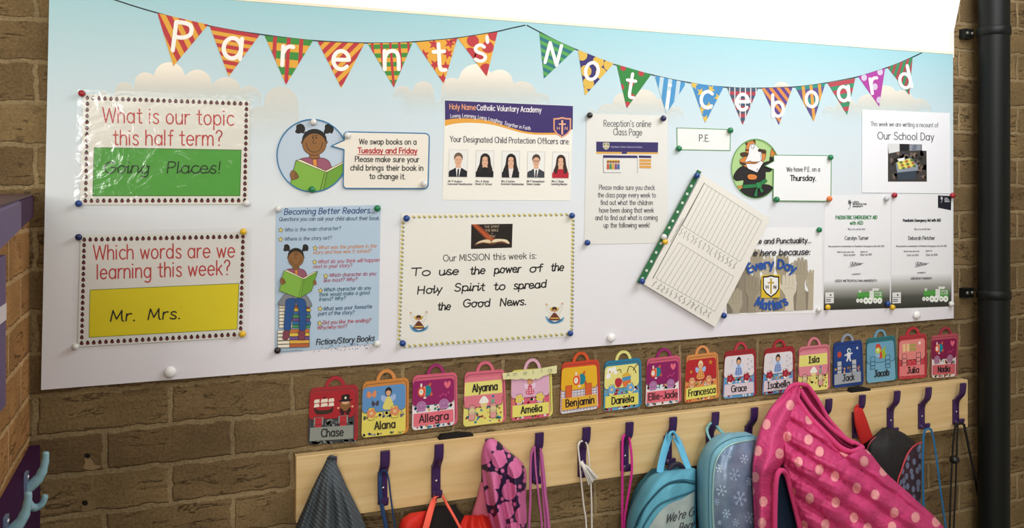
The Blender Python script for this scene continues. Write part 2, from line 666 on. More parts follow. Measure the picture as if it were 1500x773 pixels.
class Puff:
    """a soft closed body: rows of left and right edge (pixels), distance off the wall and bulge; a real volume with front and back"""

    def __init__(s, rows, fold=None, ns=40, nt=12, power=.5, back=.35, minback=.03):
        R = cat([tuple(r) for r in rows], nt)
        s.fr, grid, uvs = [], [], []
        s.R = R
        for i, (lx, ly, rx, ry, o, bu) in enumerate(R):
            t = i / (len(R) - 1)
            fr, bk, u1, u2 = [], [], [], []
            for j in range(ns + 1):
                q = .5 - .5 * math.cos(math.pi * j / ns)
                x, y = lx + (rx - lx) * q, ly + (ry - ly) * q
                e = (4 * q * (1 - q))
                off = o + bu * e ** power
                if fold:
                    off += fold(x, y, q, t) * min(1, e * 3)
                fr.append((x, y, off))
                u1.append((x / 100, -y / 100))
                if 0 < j < ns:
                    bk.append((x, y, max(min(minback, o), o - bu * back * e ** power)))
                    u2.append((x / 100, -y / 100))
            s.fr.append(fr)
            grid.append([P(*p) for p in fr] + [P(*p) for p in bk[::-1]])
            uvs += u1 + u2[::-1]
        s.grid_, s.uvs = grid, uvs
        s.a = np.array([p for r in s.fr for p in r])

    def offat(s, x, y):
        d = (s.a[:, 0] - x) ** 2 + (s.a[:, 1] - y) ** 2
        i = np.argpartition(d, 5)[:5]
        w = 1 / (d[i] + .05)
        return float((s.a[i, 2] * w).sum() / w.sum())

    def build(s, name, mat, parent=None):
        b = B()
        b.grid(s.grid_, mat, True)
        b.face(s.grid_[0][::-1], mat)
        b.face(s.grid_[-1], mat)
        b.uv = s.uvs + [s.uvs[k] for k in range(len(s.grid_[0]))][::-1] + s.uvs[-len(s.grid_[0]):]
        return b.build(name, parent, True)

# ================================================================ the room
XW = P(43, 560).x                                   # plane of the low side wall
_m = P(130, 692)                                    # a bed joint in the photograph
_j = P(250, 665)                                    # an upright joint in the course above it
# brick texture: courses counted from a bed joint, joints from an upright joint
wall_brick = brick_mat('brick', 0, _j.x - .225 * 20, _m.z - .075 * 30, '#806b4a', '#6c583d', '#8c7959')
lit_side_brick = brick_mat('brick_lit_side', 1, .02, _m.z - .075 * 30, '#a97c4c', '#8f673d', '#b79467')  # lighter, warmer brick colours hold the stronger light on this wall
plaster = ink('#f2efe8', .8, .2, name='white_plaster')

# back wall with a made-up opening for the white area above the noticeboard
OT = P(1396.5, 81, 0)
OPEN_X = [P(78, 20, 0).x, P(1397, 79, 0).x]
z_sill = P(1396.5, 84, 0).z
top = 2.62
xl, xr = -2.2, 3.2
jr = [P(1397.5, 84), P(1397.5, 45), P(1409, -12)]
b = B()
q = lambda x, z: Vector((x, 0, z))
b.face([q(xl, 0), q(xr, 0), q(xr, z_sill), q(jr[0].x, z_sill), q(OPEN_X[0], z_sill), q(xl, z_sill)], wall_brick)
b.face([q(xl, z_sill), q(OPEN_X[0], z_sill), q(OPEN_X[0], top), q(xl, top)], wall_brick)
b.face([q(jr[0].x, z_sill), q(xr, z_sill), q(xr, top), q(jr[2].x + .05, top), jr[2], jr[1]], wall_brick)
dp = .016
ring = [q(OPEN_X[0], z_sill), q(jr[0].x, z_sill), jr[1], jr[2], q(jr[2].x + .05, top), q(OPEN_X[0], top)]
for i in range(len(ring)):
    a, c = ring[i], ring[(i + 1) % len(ring)]
    b.face([a, c, c + Vector((0, dp, 0)), a + Vector((0, dp, 0))], plaster)
wall = b.build('wall_back')
tag(wall, 'brown brick wall behind the noticeboard and coat rail', kind='structure')
# invented window for the white area: slim white frame, pane, bright sky beyond
b = B()
x0, x1 = OPEN_X[0], jr[2].x + .05
for (a0, a1, c0, c1) in ((x0, x1 + .05, z_sill - .03, z_sill), (x0, x1 + .05, top, top + .04), (x0 - .03, x0, z_sill, top)):
    b.box((a0, dp, c0), (a1, dp + .02, c1), plaster)
standin = b.build('standin_window_1')
tag(standin, 'made-up bright window standing in for the white area above the noticeboard', kind='structure')
gm, nt, bs = new_mat('standin_glass')
tr = node(nt, 'ShaderNodeBsdfTransparent')
gl = node(nt, 'ShaderNodeBsdfGlossy', i_Roughness=.02)
mx = node(nt, 'ShaderNodeMixShader', i_Fac=.04)
nt.links.new(tr.outputs[0], mx.inputs[1])
nt.links.new(gl.outputs[0], mx.inputs[2])
nt.links.new(mx.outputs[0], nt.nodes['Material Output'].inputs[0])
b = B()
b.box((x0, dp + .004, z_sill), (x1 + .04, dp + .008, top), gm)
b.build('pane', standin)

# floor, ceiling
b = B()
b.box((xl, -6, -.05), (xr, 0, 0), ink('#8a7f70', .7))
tag(b.build('floor'), 'dull beige floor below the frame', kind='structure')
b = B()
b.box((xl, -6, top), (xr, .0, top + .06), ink('#e9e6dd', .8))
tag(b.build('ceiling'), 'plain pale ceiling above the frame', kind='structure')

for nm, p0_, p1_, l_ in (('wall_front', (xl, -6.05, 0), (xr, -6, top), 'cream wall behind the photographer'), ('wall_right', (xr, -6, 0), (xr + .05, 0, top), 'cream wall far to the right'), ('wall_side', (xl - .05, -6, 0), (xl, 0, top), 'cream wall far to the left')):
    b = B()
    b.box(p0_, p1_, ink('#d9d2c2', .8))
    tag(b.build(nm), l_, kind='structure')

# low side wall that runs towards the camera on the left
b = B()
zc = P(45, 317).z
_e = ink('#84694a', .85, .1, name='mortar_cap')
b.box((XW - .11, -1.35, 0), (XW, -.0005, zc), lit_side_brick)
_i = b.m(_e)
b.mi = [lit_side_brick and 0 if k in (4, 5) else _i for k in range(6)]
tag(b.build('wall_left'), 'low brick wall running forward from the back wall', kind='structure')

# purple ledge on it
pur, pur2 = ink('#6a5a76', .7, .08, name='purple_paint'), ink('#3f2140', .7, .06, name='dark_purple_paint')
led = thing('ledge', (XW - .05, -.02, zc), 'purple painted ledge capping the low brick wall', 'ledge')
b = B()
zt = P(47, 286).z
n = 12
dirv = Vector((.105, -1, 0))
A0 = Vector((P(49.5, 300).x, -.004, 0))
prof = [(0, zc), (0, zt - .004), (-.004, zt), (-.16, zt), (-.16, zc)]


def ledge_piece(bb, t0, t1, mat):
    e0 = [A0 + dirv * t0 + Vector((dx, 0, z)) for dx, z in prof]
    e1 = [A0 + dirv * t1 + Vector((dx, 0, z)) for dx, z in prof]
    for i in range(5):
        j = (i + 1) % 5
        bb.face([e0[i], e0[j], e1[j], e1[i]], mat)
    bb.face(e0[::-1], mat)
    bb.face(e1, mat)


ledge_piece(b, .45, 1.30, pur)
b.build('shelf_board', led, weld=True)
b = B()
ledge_piece(b, 0, .4495, pur2)  # same profile in darker purple at the wall end
tag(b.build('dark_end', led, weld=True), 'darker purple end of the ledge')
b = B()
prof = [(-.001, zt + .0002), (-.001, zt + .003), (-.17, zt + .003), (-.17, zt + .0002), (-.08, zt + .0001)]
ledge_piece(b, 0, 1.30, ink('#5f4a48', .75, .1, name='brown_board'))
tag(b.build('top_board', led, weld=True), 'dull brown top board')

# framed notice on the side wall
fr = thing('wall_frame', PX(3, 470, XW), 'purple edged panel on the low brick wall under the ledge', 'panel')
b = B()
p0, p1 = PX(8.5, 373, XW + .014), PX(4, 575, XW + .014)
b.box((XW + .0005, -1.3, PX(8, 575, XW).z + .0), (XW + .014, p0.y, p0.z), pur)
b.build('frame_edge', fr, weld=True)
b = B()
wz = PX(6, 446, XW)
b.box((XW + .0146, -1.3, wz.z - .012), (XW + .0156, p0.y - .004, wz.z + .012), ink('#cfc6c8', .5))
tag(b.build('paper_strip', fr, weld=True), 'pale strip across the panel')

# purple board on the side wall with light blue hooks
XB = P(59, 700).x
pb = thing('peg_board', (XB - .01, -.3, PX(40, 720, XW).z), 'dark purple hook board low on the side wall', 'coat rail')
b = B()
zb = P(58, 651).z
b.box((XW + .0005, -1.2, zb - .2), (XB, -.002, zb), pur2)
b.build('board', pb, weld=True)
blue = ink('#8fb9c6', .3, .5, name='pale_blue_plastic')
blue2 = ink('#6f7f9c', .35, .5, name='pale_blue_plate')


def side_hook(yy, zz, label):
    r = thing('coat_hook', (XB, yy, zz), label, 'hook', 'pale blue hooks on the purple board')
    b = B()
    b.box((XB + .0003, yy - .010, zz - .042), (XB + .005, yy + .010, zz + .022), blue2)
    b.build('back_plate', r, weld=True)
    for nm, pts, rr in (('upper_prong', [(.003, -.006), (.012, .002), (.021, .012), (.027, .026), (.030, .042), (.030, .052)], [.0085, .0085, .0075, .0062, .0052, .004]),
                        ('lower_prong', [(.003, -.026), (.010, -.035), (.019, -.036), (.026, -.030), (.030, -.018)], [.0075, .0065, .0055, .005, .0038])):
        b = B()
        pp = cat(pts, 4)
        rs = [rr[min(int(i / 4), len(rr) - 1)] for i in range(len(pp))]
        b.tube([Vector((XB + a, yy, zz + c)) for a, c in pp], rs, blue, 10)
        b.build(nm, r, True)
    b = B()
    b.lathe((XB + .005, yy, zz + .014), (1, 0, 0), [(.004, 0), (.004, .0012), (.0015, .002)], ink('#d8d8d8', .25, .5, 1.0), 10)
    b.build('screw', r, True)


h1 = PX(36, 712, XB)
side_hook(h1.y, h1.z, 'pale blue double hook on the purple board, nearest the back wall')
h2 = PX(6, 768, XB)
side_hook(h2.y, h2.z - .01, 'pale blue double hook on the purple board, the one nearer the camera')

# ---------------------------------------------------------------- black drainpipe
black = ink('#0e1211', .5, .28, name='black_plastic')
po = .062
pc = P(1455.5, 300, po)
rad = 21.5 / pxm(1455, po) * .985
pipe = thing('drainpipe', (pc.x, -po, 0), 'black round downpipe fixed to the brick wall right of the noticeboard', 'pipe')
b = B()
b.lathe((pc.x, -po, .01), (0, 0, 1), [(rad, 0), (rad, 2.6)], black, 40)
b.build('tube', pipe, True)
for yy in (49, 429):
    zz = P(1420, yy, .02).z
    br = B()
    br.lathe((pc.x, -po, zz - .012), (0, 0, 1), [(rad + .0005, 0), (rad + .003, .002), (rad + .003, .022), (rad + .0005, .024)], black, 40)
    o = br.build('bracket', pipe, True)
    b = B()
    e = P(1410, yy, .012).x
    b.box((e, -.02, zz - .013), (pc.x - rad * .6, -.001, zz + .013), black)
    b.build('lug', o, weld=True)
    for k in (.008, .026):
        b = B()
        b.lathe((e + k, -.02, zz), (0, -1, 0), [(.006, 0), (.006, .003), (.002, .005)], ink('#6d6a60', .35, .5, .8), 10)
        b.build('screw', o, True)

# ================================================================ noticeboard
BT = .012
TL, TR, BR, BL = (72.5, -20), (1396, 79), (1397, 466), (60, 571)
mid = P(735, 300)
board = thing('noticeboard', (mid.x, -.006, P(700, 520).z), 'long printed noticeboard with sky, clouds and bunting on the brick wall', 'noticeboard')
pm, nt, bs = new_mat('printed_sky')
g = node(nt, 'ShaderNodeNewGeometry')
sp = node(nt, 'ShaderNodeSeparateXYZ')
nt.links.new(g.outputs['Position'], sp.inputs[0])
mr = node(nt, 'ShaderNodeMapRange')
mr.inputs['From Min'].default_value = P(60, 571).z
mr.inputs['From Max'].default_value = P(1396, 79).z
nt.links.new(sp.outputs[2], mr.inputs['Value'])
cr = node(nt, 'ShaderNodeValToRGB')
nt.links.new(mr.outputs[0], cr.inputs[0])
el = cr.color_ramp.elements
el[0].position, el[0].color = 0.0, lin('#e2dfe6')
el[1].position, el[1].color = 1.0, lin('#98c6cf')
for p_, c_ in ((.30, '#e0e0e4'), (.48, '#d9dfe4'), (.66, '#cdd9e0'), (.82, '#b9d2da')):
    e = el.new(p_)
    e.color = lin(c_)
nt.links.new(cr.outputs[0], bs.inputs['Base Color'])
bs.inputs['Roughness'].default_value = .42
bs.inputs['Specular IOR Level'].default_value = .3
b = B()
b.prism([TL, TR, BR, BL], .0005, BT, pm, ink('#d8cfc0', .6))
b.build('panel', board)
b = B()
b.prism([(72, -24.5), (1396.3, 76.2), (1396.3, 79.6), (72.4, -20.2)], .0005, BT + .001, ink('#f1e6cf', .5))
b.build('top_trim', board)

# clouds: scalloped top, fading downwards
cm, nt, bs = new_mat('printed_cloud')
bs.inputs['Base Color'].default_value = lin('#f2e9da')
bs.inputs['Roughness'].default_value = .45
at = node(nt, 'ShaderNodeUVMap')
spu = node(nt, 'ShaderNodeSeparateXYZ')
nt.links.new(at.outputs[0], spu.inputs[0])
tr = node(nt, 'ShaderNodeBsdfTransparent')
mx = node(nt, 'ShaderNodeMixShader')
nt.links.new(spu.outputs[1], mx.inputs[0])
nt.links.new(tr.outputs[0], mx.inputs[1])
nt.links.new(bs.outputs[0], mx.inputs[2])
nt.links.new(mx.outputs[0], nt.nodes['Material Output'].inputs[0])


def cloud(circles, drop, alpha=1.0, off=BT + .0001):
    xa, xb = min(c[0] - c[2] for c in circles), max(c[0] + c[2] for c in circles)
    b = B()
    rows, uv = [], []
    N = 90
    for k in range(9):
        r = []
        for i in range(N + 1):
            x = xa + (xb - xa) * i / N
            x = min(max(x, xa + .01), xb - .01)
            ys = [c[1] - math.sqrt(max(0, c[2] ** 2 - (x - c[0]) ** 2)) for c in circles if abs(x - c[0]) <= c[2]]
            y = min(ys) if ys else max(c[1] for c in circles)
            base = max(c[1] for c in circles) + drop
            q = k / 8
            yy = y + (base - y) * q
            r.append(P(x, yy, off))
            h0, h1 = min(c[1] - c[2] for c in circles), max(c[1] for c in circles)
            g_ = min(1, max(0, (yy - h0) / (h1 + .55 * drop - h0)))
            ed = min(1, min(x - xa, xb - x) / 24)
            dn = min(1, max(0, (yy - y - 3) / 14))
            uv.append((0, alpha * (1 - g_ * g_ * (3 - 2 * g_)) * (1 - dn * (1 - ed * ed * (3 - 2 * ed)))))
        rows.append(r)
    b.grid(rows, cm)
    b.uv = uv
    b.build('cloud', board)


cloud([(182, 134, 14), (213, 123, 17), (248, 114, 23), (289, 123, 21), (331, 136, 23), (365, 144, 18), (150, 140, 8)], 50)
cloud([(412, 152, 25), (381, 178, 22), (420, 200, 24), (350, 185, 14), (445, 190, 12)], 34, .55, BT + .0002)
cloud([(620, 135, 16), (662, 130, 16), (697, 119, 25), (732, 122, 20), (764, 142, 23), (590, 140, 14), (792, 150, 14)], 45)
cloud([(889, 166, 14), (915, 153, 18), (943, 151, 20), (969, 160, 16), (990, 168, 12), (868, 170, 9)], 35, .8)
cloud([(1145, 133, 13)], 12, .9)
cloud([(1240, 160, 16), (1271, 154, 16), (1297, 143, 18), (1321, 150, 18), (1346, 162, 18), (1215, 165, 10)], 40, .85, BT + .0002)

# bunting strings (printed)
a = Art(BT + .0004)
a.line('#243235', [(166, -1), (200, 10), (231, 19), (268, 29), (307, 38), (345, 45), (380, 50), (418, 55), (455, 59), (495, 61.5), (535, 63), (575, 62.8), (610, 61), (640, 58.6), (670, 55.6), (700, 51), (729, 46), (750, 41), (769, 37)], 1.8, smooth=True)
a.build('bunting_string', board)
a = Art(BT + .0004)
a.line('#243235', [(772, 37), (790, 46.5), (816, 60), (843, 72), (870, 83), (899, 94), (927, 102.5), (955, 109.5), (983, 116), (1010, 121), (1035, 125), (1062, 127.5), (1088, 129), (1113, 129), (1138, 128.5), (1163, 127.3), (1186, 125), (1210, 121.5), (1232, 117.5), (1254, 113), (1275, 107), (1298, 99.5), (1318, 92), (1337, 83.5), (1350, 77.5)], 1.6, smooth=True)
a.build('bunting_string', board)

RED, YEL, GRN = '#b9383f', '#e0a53c', '#3f8a3c'


def hstripes(n, ph=0):
    return lambda c: [(c, [(-1, (k + ph) / n), (2, (k + ph) / n), (2, (k + ph + .5) / n), (-1, (k + ph + .5) / n)]) for k in range(n + 1)]


def dstripes(n, sl, ph=0):
    return lambda c: [(c, [((k + ph) / n - sl * 1.2, -.2), ((k + ph + .5) / n - sl * 1.2, -.2), ((k + ph + .5) / n + sl * 1.2, 1.2), ((k + ph) / n + sl * 1.2, 1.2)]) for k in range(-n, 2 * n)]


def vstripes(xs, w):
    return lambda c: [(c, [(x - w, -.1), (x + w, -.1), (x + w * (1 - .0), 1.1), (x - w, 1.1)]) for x in xs]


def dots(pts, r):
    return lambda c: [(c, arc(x, y, r, r * .95, 0, 360, 18)) for x, y in pts]


def stars(pts, r):
    return lambda c: [(c, star(x, y, r, 15 * i)) for i, (x, y) in enumerate(pts)]


FL = [
    ('P', (230.5, 19), (305, 36), (254, 97), YEL, [(dstripes(4, .42, .1), RED)], 28, 6.2, .42),
    ('a', (307, 38), (380.5, 51), (335, 112), YEL, [(hstripes(6), RED)], 30, 6.2, .42),
    ('r', (387.5, 52), (458.7, 59), (419, 124), YEL, [(hstripes(3, -.12), GRN), (vstripes([.22, .5, .76], .04), RED)], 28, 6.0, .42),
    ('e', (465.3, 60.8), (534, 63.5), (500, 129), YEL, [(dstripes(4, -.55, .2), RED)], 27, 5.8, .42),
    ('n', (538.7, 63.5), (604.5, 62), (577, 128), YEL, [(hstripes(5, .15), GRN), (vstripes([.1, .3, .5, .7, .9], .028), RED)], 27, 5.8, .42),
    ('t', (609, 62), (670, 56), (650, 122.7), YEL, [(stars([(.15, .3), (.42, .08), (.8, .1), (.36, .55), (.72, .33), (.62, .62), (.5, .88), (.95, .02)], .14), RED)], 28, 5.6, .42),
    ("s'", (670.7, 56), (729, 46.7), (713, 112), YEL, [(dots([(.35, .12), (.9, .06), (.68, .32), (.22, .4), (.45, .52), (.52, .83)], .15), RED)], 23, 5.0, .47),
    ('N', (790, 47.5), (842.7, 72), (796.8, 115), '#2a6f78', [(hstripes(6), '#57a052')], 20, 4.8, .38),
    ('o', (846.7, 73), (899, 93), (857, 140), '#37306a', [(dots([(.13, .08), (.6, .1), (.35, .42), (.75, .34), (.5, .68), (.42, .95), (.9, .08)], .15), '#d5b04e')], 25, 4.8, .40),
    ('t', (903, 94), (954, 109), (918, 158.7), '#35803e', [(dots([(.2, .04), (.72, .04), (.5, .36), (.25, .52), (.6, .68), (.5, .9)], .08), '#b53c45')], 25, 4.6, .45),
    ('i', (959, 110.7), (1006, 121), (976, 166.7), '#b9ced6', [(vstripes([.1, .36, .62, .88], .07), '#4a8fc0')], 24, 4.6, .55),
    ('c', (1012, 121), (1060, 127.5), (1033, 180), '#4687bb', [(stars([(.1, .05), (.32, .22), (.62, .1), (.85, .3), (.6, .55), (.35, .68), (.5, .9)], .13), '#d8b44a')], 24, 4.8, .42),
    ('e', (1065, 128), (1110.7, 129), (1088, 182.7), '#a5424f', [(hstripes(5), '#44566a'), (vstripes([.08, .25, .42, .59, .76, .93], .016), '#d9d4d2')], 23, 4.8, .42),
    ('b', (1116, 129), (1161, 128), (1141, 183), '#d08a4c', [(dstripes(4, .5, .1), '#5b4488')], 21, 4.6, .52),
    ('o', (1165, 127.5), (1209, 122), (1192, 178), '#35897e', [(hstripes(2, .18), '#5b4f86'), (vstripes([.26, .52, .8], .05), '#d99a4a')], 22, 4.6, .42),
    ('a', (1212, 121), (1253, 114), (1241, 168.5), '#3f8a68', [(hstripes(4, .04), '#b04a55')], 21, 4.6, .42),
    ('r', (1257, 112), (1296.5, 100), (1288, 156), '#a8459a', [(dots([(.2, .08), (.8, .06), (.5, .42), (.55, .82)], .10), '#c9bcd2')], 22, 4.4, .42),
    ('d', (1300, 98.7), (1337, 84), (1332, 139), '#36875c', [(dstripes(4, -.5, .3), '#a04a50')], 21, 4.6, .50),
]
for ch, A_, B_, T_, basec, pats, xh, w, vc in FL:
    a = Art(BT + .0006)
    f = lambda u, v: (A_[0] + u * (B_[0] - A_[0]) + v * (T_[0] - (A_[0] + B_[0]) / 2), A_[1] + u * (B_[1] - A_[1]) + v * (T_[1] - (A_[1] + B_[1]) / 2))
    a.poly(basec, [A_, B_, T_])
    for pf, c in pats:
        a.up()
        for c_, poly in pf(c):
            poly = clip(poly, [(0, 0), (1, 0), (.5, 1)])
            if len(poly) > 2:
                a.face([a.pt(f(u, v)) for u, v in poly], ink(c_))
    fl = a.build('bunting_flag', board)
    ex = Vector((B_[0] - A_[0], (B_[1] - A_[1]) * .55)).normalized()
    ey = Vector((-ex.y, ex.x))
    cx, cy = f(.5, vc * .92)
    cx += {'P': 5, 'N': 1}.get(ch, 0)
    l = Art(BT + .0012)
    l.up()
    st, x = [], 0
    for c_ in ch:
        for s_ in G[c_]:
            st.append([(p[0] + x + (-1.5 if c_ == "'" else 0), p[1]) for p in s_])
        x += ADV[c_]
    xs = [p[0] for s_ in st for p in s_]
    ys = [p[1] for s_ in st for p in s_ if not (ch == "s'" and p[1] > 10.5)]
    mx_, my_ = (min(xs) + max(xs)) / 2, (min(ys) + max(ys)) / 2
    k = xh / 10
    kx = k * (B_[0] - A_[0]) / max(B_[0] - A_[0], 1) * (.95 if cx < 760 else .82)
    for s_ in st:
        l.line('#f4f0ea', [(cx + ex.x * (p[0] - mx_) * kx - ey.x * (p[1] - my_) * k, cy + ex.y * (p[0] - mx_) * kx - ey.y * (p[1] - my_) * k) for p in s_], w, up=False)
    l.build('letter', fl)

capm = ink('#f0efee', .35, .5, name='white_plastic')
for cx, cy, r in ((249, 544, 8.5), (894, 494, 6.5), (1341, 461, 6)):
    b = B()
    R = r / pxm(cx, BT)
    b.lathe(P(cx, cy, BT), (0, -1, 0), [(R * .55, 0), (R * .6, .002), (R, .003), (R, .005), (R * .85, .0085), (R * .45, .0105), (R * .1, .011)], capm, 20)
    tag(b.build('screw_cap', board, True), 'white screw cap on the lower edge of the board')

# ================================================================ papers on the board
INK, NAVY = '#2b2b2d', '#2c4a7c'

# clear laminating film: nearly invisible, with a rippled shine
lam, nt, bs = new_mat('clear_film')
tr = node(nt, 'ShaderNodeBsdfTransparent')
tr.inputs[0].default_value = (.99, .99, .985, 1)
gl = node(nt, 'ShaderNodeBsdfGlossy', i_Roughness=.13)
fz = node(nt, 'ShaderNodeLayerWeight', i_Blend=.25)
mrg = node(nt, 'ShaderNodeMapRange', i_To_Min=.03, i_To_Max=.35)
mx = node(nt, 'ShaderNodeMixShader')
tc = node(nt, 'ShaderNodeTexCoord')
ns = node(nt, 'ShaderNodeTexNoise', i_Scale=26.0, i_Detail=3.0, i_Distortion=1.2)
bp = node(nt, 'ShaderNodeBump', i_Strength=.35, i_Distance=.004)
nt.links.new(tc.outputs['Object'], ns.inputs['Vector'])
nt.links.new(ns.outputs['Fac'], bp.inputs['Height'])
nt.links.new(bp.outputs[0], gl.inputs['Normal'])
nt.links.new(fz.outputs['Fresnel'], mrg.inputs['Value'])
nt.links.new(mrg.outputs[0], mx.inputs[0])
nt.links.new(tr.outputs[0], mx.inputs[1])
nt.links.new(gl.outputs[0], mx.inputs[2])
nt.links.new(mx.outputs[0], nt.nodes['Material Output'].inputs[0])


def paper(name, quad, label, cat, off=.0126, c='#e6e4de', rough=.5, film=None, group=None):
    cx, cy = sum(p[0] for p in quad) / len(quad), max(p[1] for p in quad)
    r = thing(name, P(cx, cy, off), label, cat, group)
    b = B()
    b.prism(quad, off - .0003, off, ink(c, rough, .3, name='paper'))
    b.build('sheet', r)
    if film:
        b = B()
        o2 = off + .0018
        b.face([P(x, y, o2) for x, y in film], lam)
        tag(b.build('laminate_film', r), 'clear shiny laminating film')
    return r


def inset(quad, d):
    cx, cy = sum(p[0] for p in quad) / 4, sum(p[1] for p in quad) / 4
    return [(x + (d if x < cx else -d), y + (d if y < cy else -d)) for x, y in quad]


def ladybirds(a, p, q, n, s=2.9, skip=False):
    for k in range(n):
        t = k / (n - 1)
        x, y = p[0] + (q[0] - p[0]) * t, p[1] + (q[1] - p[1]) * t
        a.off = a.o0 + 4e-5
        a.ell('#4a2026', x, y + .3, s, s * .95, n=10)
        a.off = a.o0 + 8e-5
        a.ell('#241c1e', x, y - s * .75, s * .6, s * .5, n=8)
        a.off = a.o0 + 12e-5
        a.ell('#8c2f35', x - s * .3, y + .5, s * .28, n=6)
        a.ell('#8c2f35', x + s * .35, y + .4, s * .28, n=6)


# ---- topic sign (green)
fq = [(113.5, 130.7), (372, 141), (368, 303), (108, 305)]
O = .0136
r = paper('sign', [(122, 138), (366, 147.5), (363, 299), (117, 300)], 'laminated topic sign with a green panel and ladybird border', 'sign', O, '#dedbd2', film=fq)
a = Art(O)
a.o0 = O + .0001
for p_, q_, n_ in (((128, 143.5), (361, 152), 28), ((361, 160), (358.5, 285.5), 16), ((125, 294), (358.5, 293.5), 27), ((128, 152), (125.5, 286), 16)):
    ladybirds(a, p_, q_, n_)
a.build('ladybird_border', r)
a = Art(O)
gq = [(138, 216), (353.3, 219.6), (351.5, 286.7), (135.8, 286.8)]
a.poly('#4f9c3b', gq)
a.line('#2f5f2c', gq, .9, True)
g_ = a.build('green_panel', r)
a = Art(O + .0006)
a.text('#1c2a1a', 'Going', 152.5, 253.5, 217, 253.5, 11, 1.7, .12, True)
a.build('handwriting', g_)
a = Art(O + .0006)
a.text('#1c2a1a', 'Places!', 245, 253.5, 321, 253.5, 11, 1.7, .12, True)
a.build('handwriting', g_)
a = Art(O)
a.text('#b8403f', 'What is our topic', 150.5, 179, 342, 183.5, 14.5, 2.1)
a.text('#b8403f', 'this half term?', 166, 212, 325, 213, 14.5, 2.1)
a.build('lettering', r)

# ---- words sign (yellow)
fq = [(109.5, 338.7), (369, 333), (363.5, 497.5), (104.5, 514)]
r = paper('sign', [(118, 344), (361, 339.5), (357, 494), (114, 508)], 'laminated words sign with a yellow panel and ladybird border', 'sign', O, '#dbd9d4', film=fq)
a = Art(O)
a.o0 = O + .0001
for p_, q_, n_ in (((123.5, 351), (356, 346.5), 28), ((355.8, 354), (352.5, 481), 16), ((119.5, 502.5), (352, 489.5), 27), ((123.2, 359), (119.8, 494), 17)):
    ladybirds(a, p_, q_, n_)
a.build('ladybird_border', r)
a = Art(O)
gq = [(132, 424.5), (350, 415), (347.3, 482), (130.3, 494)]
a.poly('#dccb22', gq)
a.line('#6d7a2c', gq, .9, True)
g_ = a.build('yellow_panel', r)
a = Art(O + .0006)
a.text('#1b1b1d', '\u0138r.', 162, 470.5, 197, 469.5, 10.5, 2.0, .1)
a.build('handwriting', g_)
a = Art(O + .0006)
a.text('#1b1b1d', '\u0138rs.', 217, 468, 263, 466.5, 10.5, 2.0, .1)
a.build('handwriting', g_)
a = Art(O)
a.text('#b8403f', 'Which words are we', 137, 380, 343.5, 376.5, 14, 2.1)
a.text('#b8403f', 'learning this week?', 142.5, 408.5, 336.5, 402, 14, 2.1)
a.build('lettering', r)


# ---- girl reading a book
def girl(a, f, w, legs=False):
    lc = '#33231a'
    sk = '#8d6238'
    m = lambda pts: [f(x, y) for x, y in pts]
    for cx in (238, 487):
        a.poly('#242220', m(cat([(cx - 34, 140), (cx, 125), (cx + 30, 140), (cx + 42, 175), (cx + 26, 212), (cx + 8, 205), (cx - 8, 212), (cx - 30, 210), (cx - 46, 196), (cx - 36, 170)], 4, True)))
    a.poly('#242220', m([(268, 210), (280, 190), (300, 205), (280, 220)]))
    a.poly('#242220', m([(440, 205), (455, 190), (462, 212), (445, 222)]))
    a.poly('#242220', m(arc(360, 268, 108, 98)))
    a.outl(sk, lc, m([(320, 390), (400, 390), (412, 436), (308, 436)]), w)
    a.outl('#96566c', lc, m(cat([(225, 440), (265, 425), (310, 420), (345, 432), (380, 428), (430, 424), (480, 445), (505, 490), (500, 540), (300, 560), (215, 480)], 3, True)), w)
    a.outl('#d98b45', lc, m([(345, 436), (382, 432), (386, 540), (350, 540)]), w)
    a.outl(sk, lc, m([(256, 285)] + arc(254, 287, 9, 12, 0, 360, 8)), w)
    a.outl(sk, lc, m(arc(466, 287, 9, 12, 0, 360, 8)), w)
    a.outl(sk, lc, m(arc(360, 305, 103, 96, 0, 360, 28)), w)
    a.poly('#242220', m(cat([(258, 268), (270, 220), (310, 190), (360, 180), (415, 190), (452, 225), (463, 270), (440, 245), (420, 215), (370, 203), (330, 212), (290, 240)], 4, True)))
    a.poly('#1c1410', m(arc(348, 248, 7, 8, 0, 360, 8)))
    a.poly('#1c1410', m(arc(376, 248, 7, 8, 0, 360, 8)))
    a.line(lc, m(cat([(340, 238), (352, 228), (362, 236)], 3)), w)
    a.line(lc, m(cat([(364, 232), (376, 226), (388, 238)], 3)), w)
    a.line(lc, m(cat([(360, 260), (346, 288), (358, 297), (376, 293)], 3)), w)
    a.line(lc, m(cat([(288, 290), (300, 335), (330, 366), (360, 373), (392, 366), (420, 335), (432, 288)], 3)), w)
    if legs:
        legs()
    a.outl('#e3d9b8', lc, m([(200, 445), (240, 438), (458, 535), (608, 458), (640, 455), (620, 478), (460, 556), (420, 556)]), w)
    a.outl('#7fae45', lc, m([(200, 445), (452, 545), (392, 775), (140, 690)]), w)
    a.outl('#6c9d38', lc, m([(470, 548), (618, 470), (650, 452), (570, 690), (420, 772)]), w)
    a.outl('#77a640', lc, m([(452, 545), (472, 548), (424, 776), (392, 775)]), w)
    a.outl(sk, lc, m(cat([(150, 570), (165, 535), (190, 540), (215, 570), (220, 595), (190, 610), (165, 612)], 4, True)), w)
    for k in range(3):
        a.line(lc, m([(180, 555 + 16 * k), (214, 572 + 14 * k)]), w * .8)
    a.outl(sk, lc, m(cat([(590, 590), (606, 560), (628, 575), (630, 610), (606, 618)], 4, True)), w)


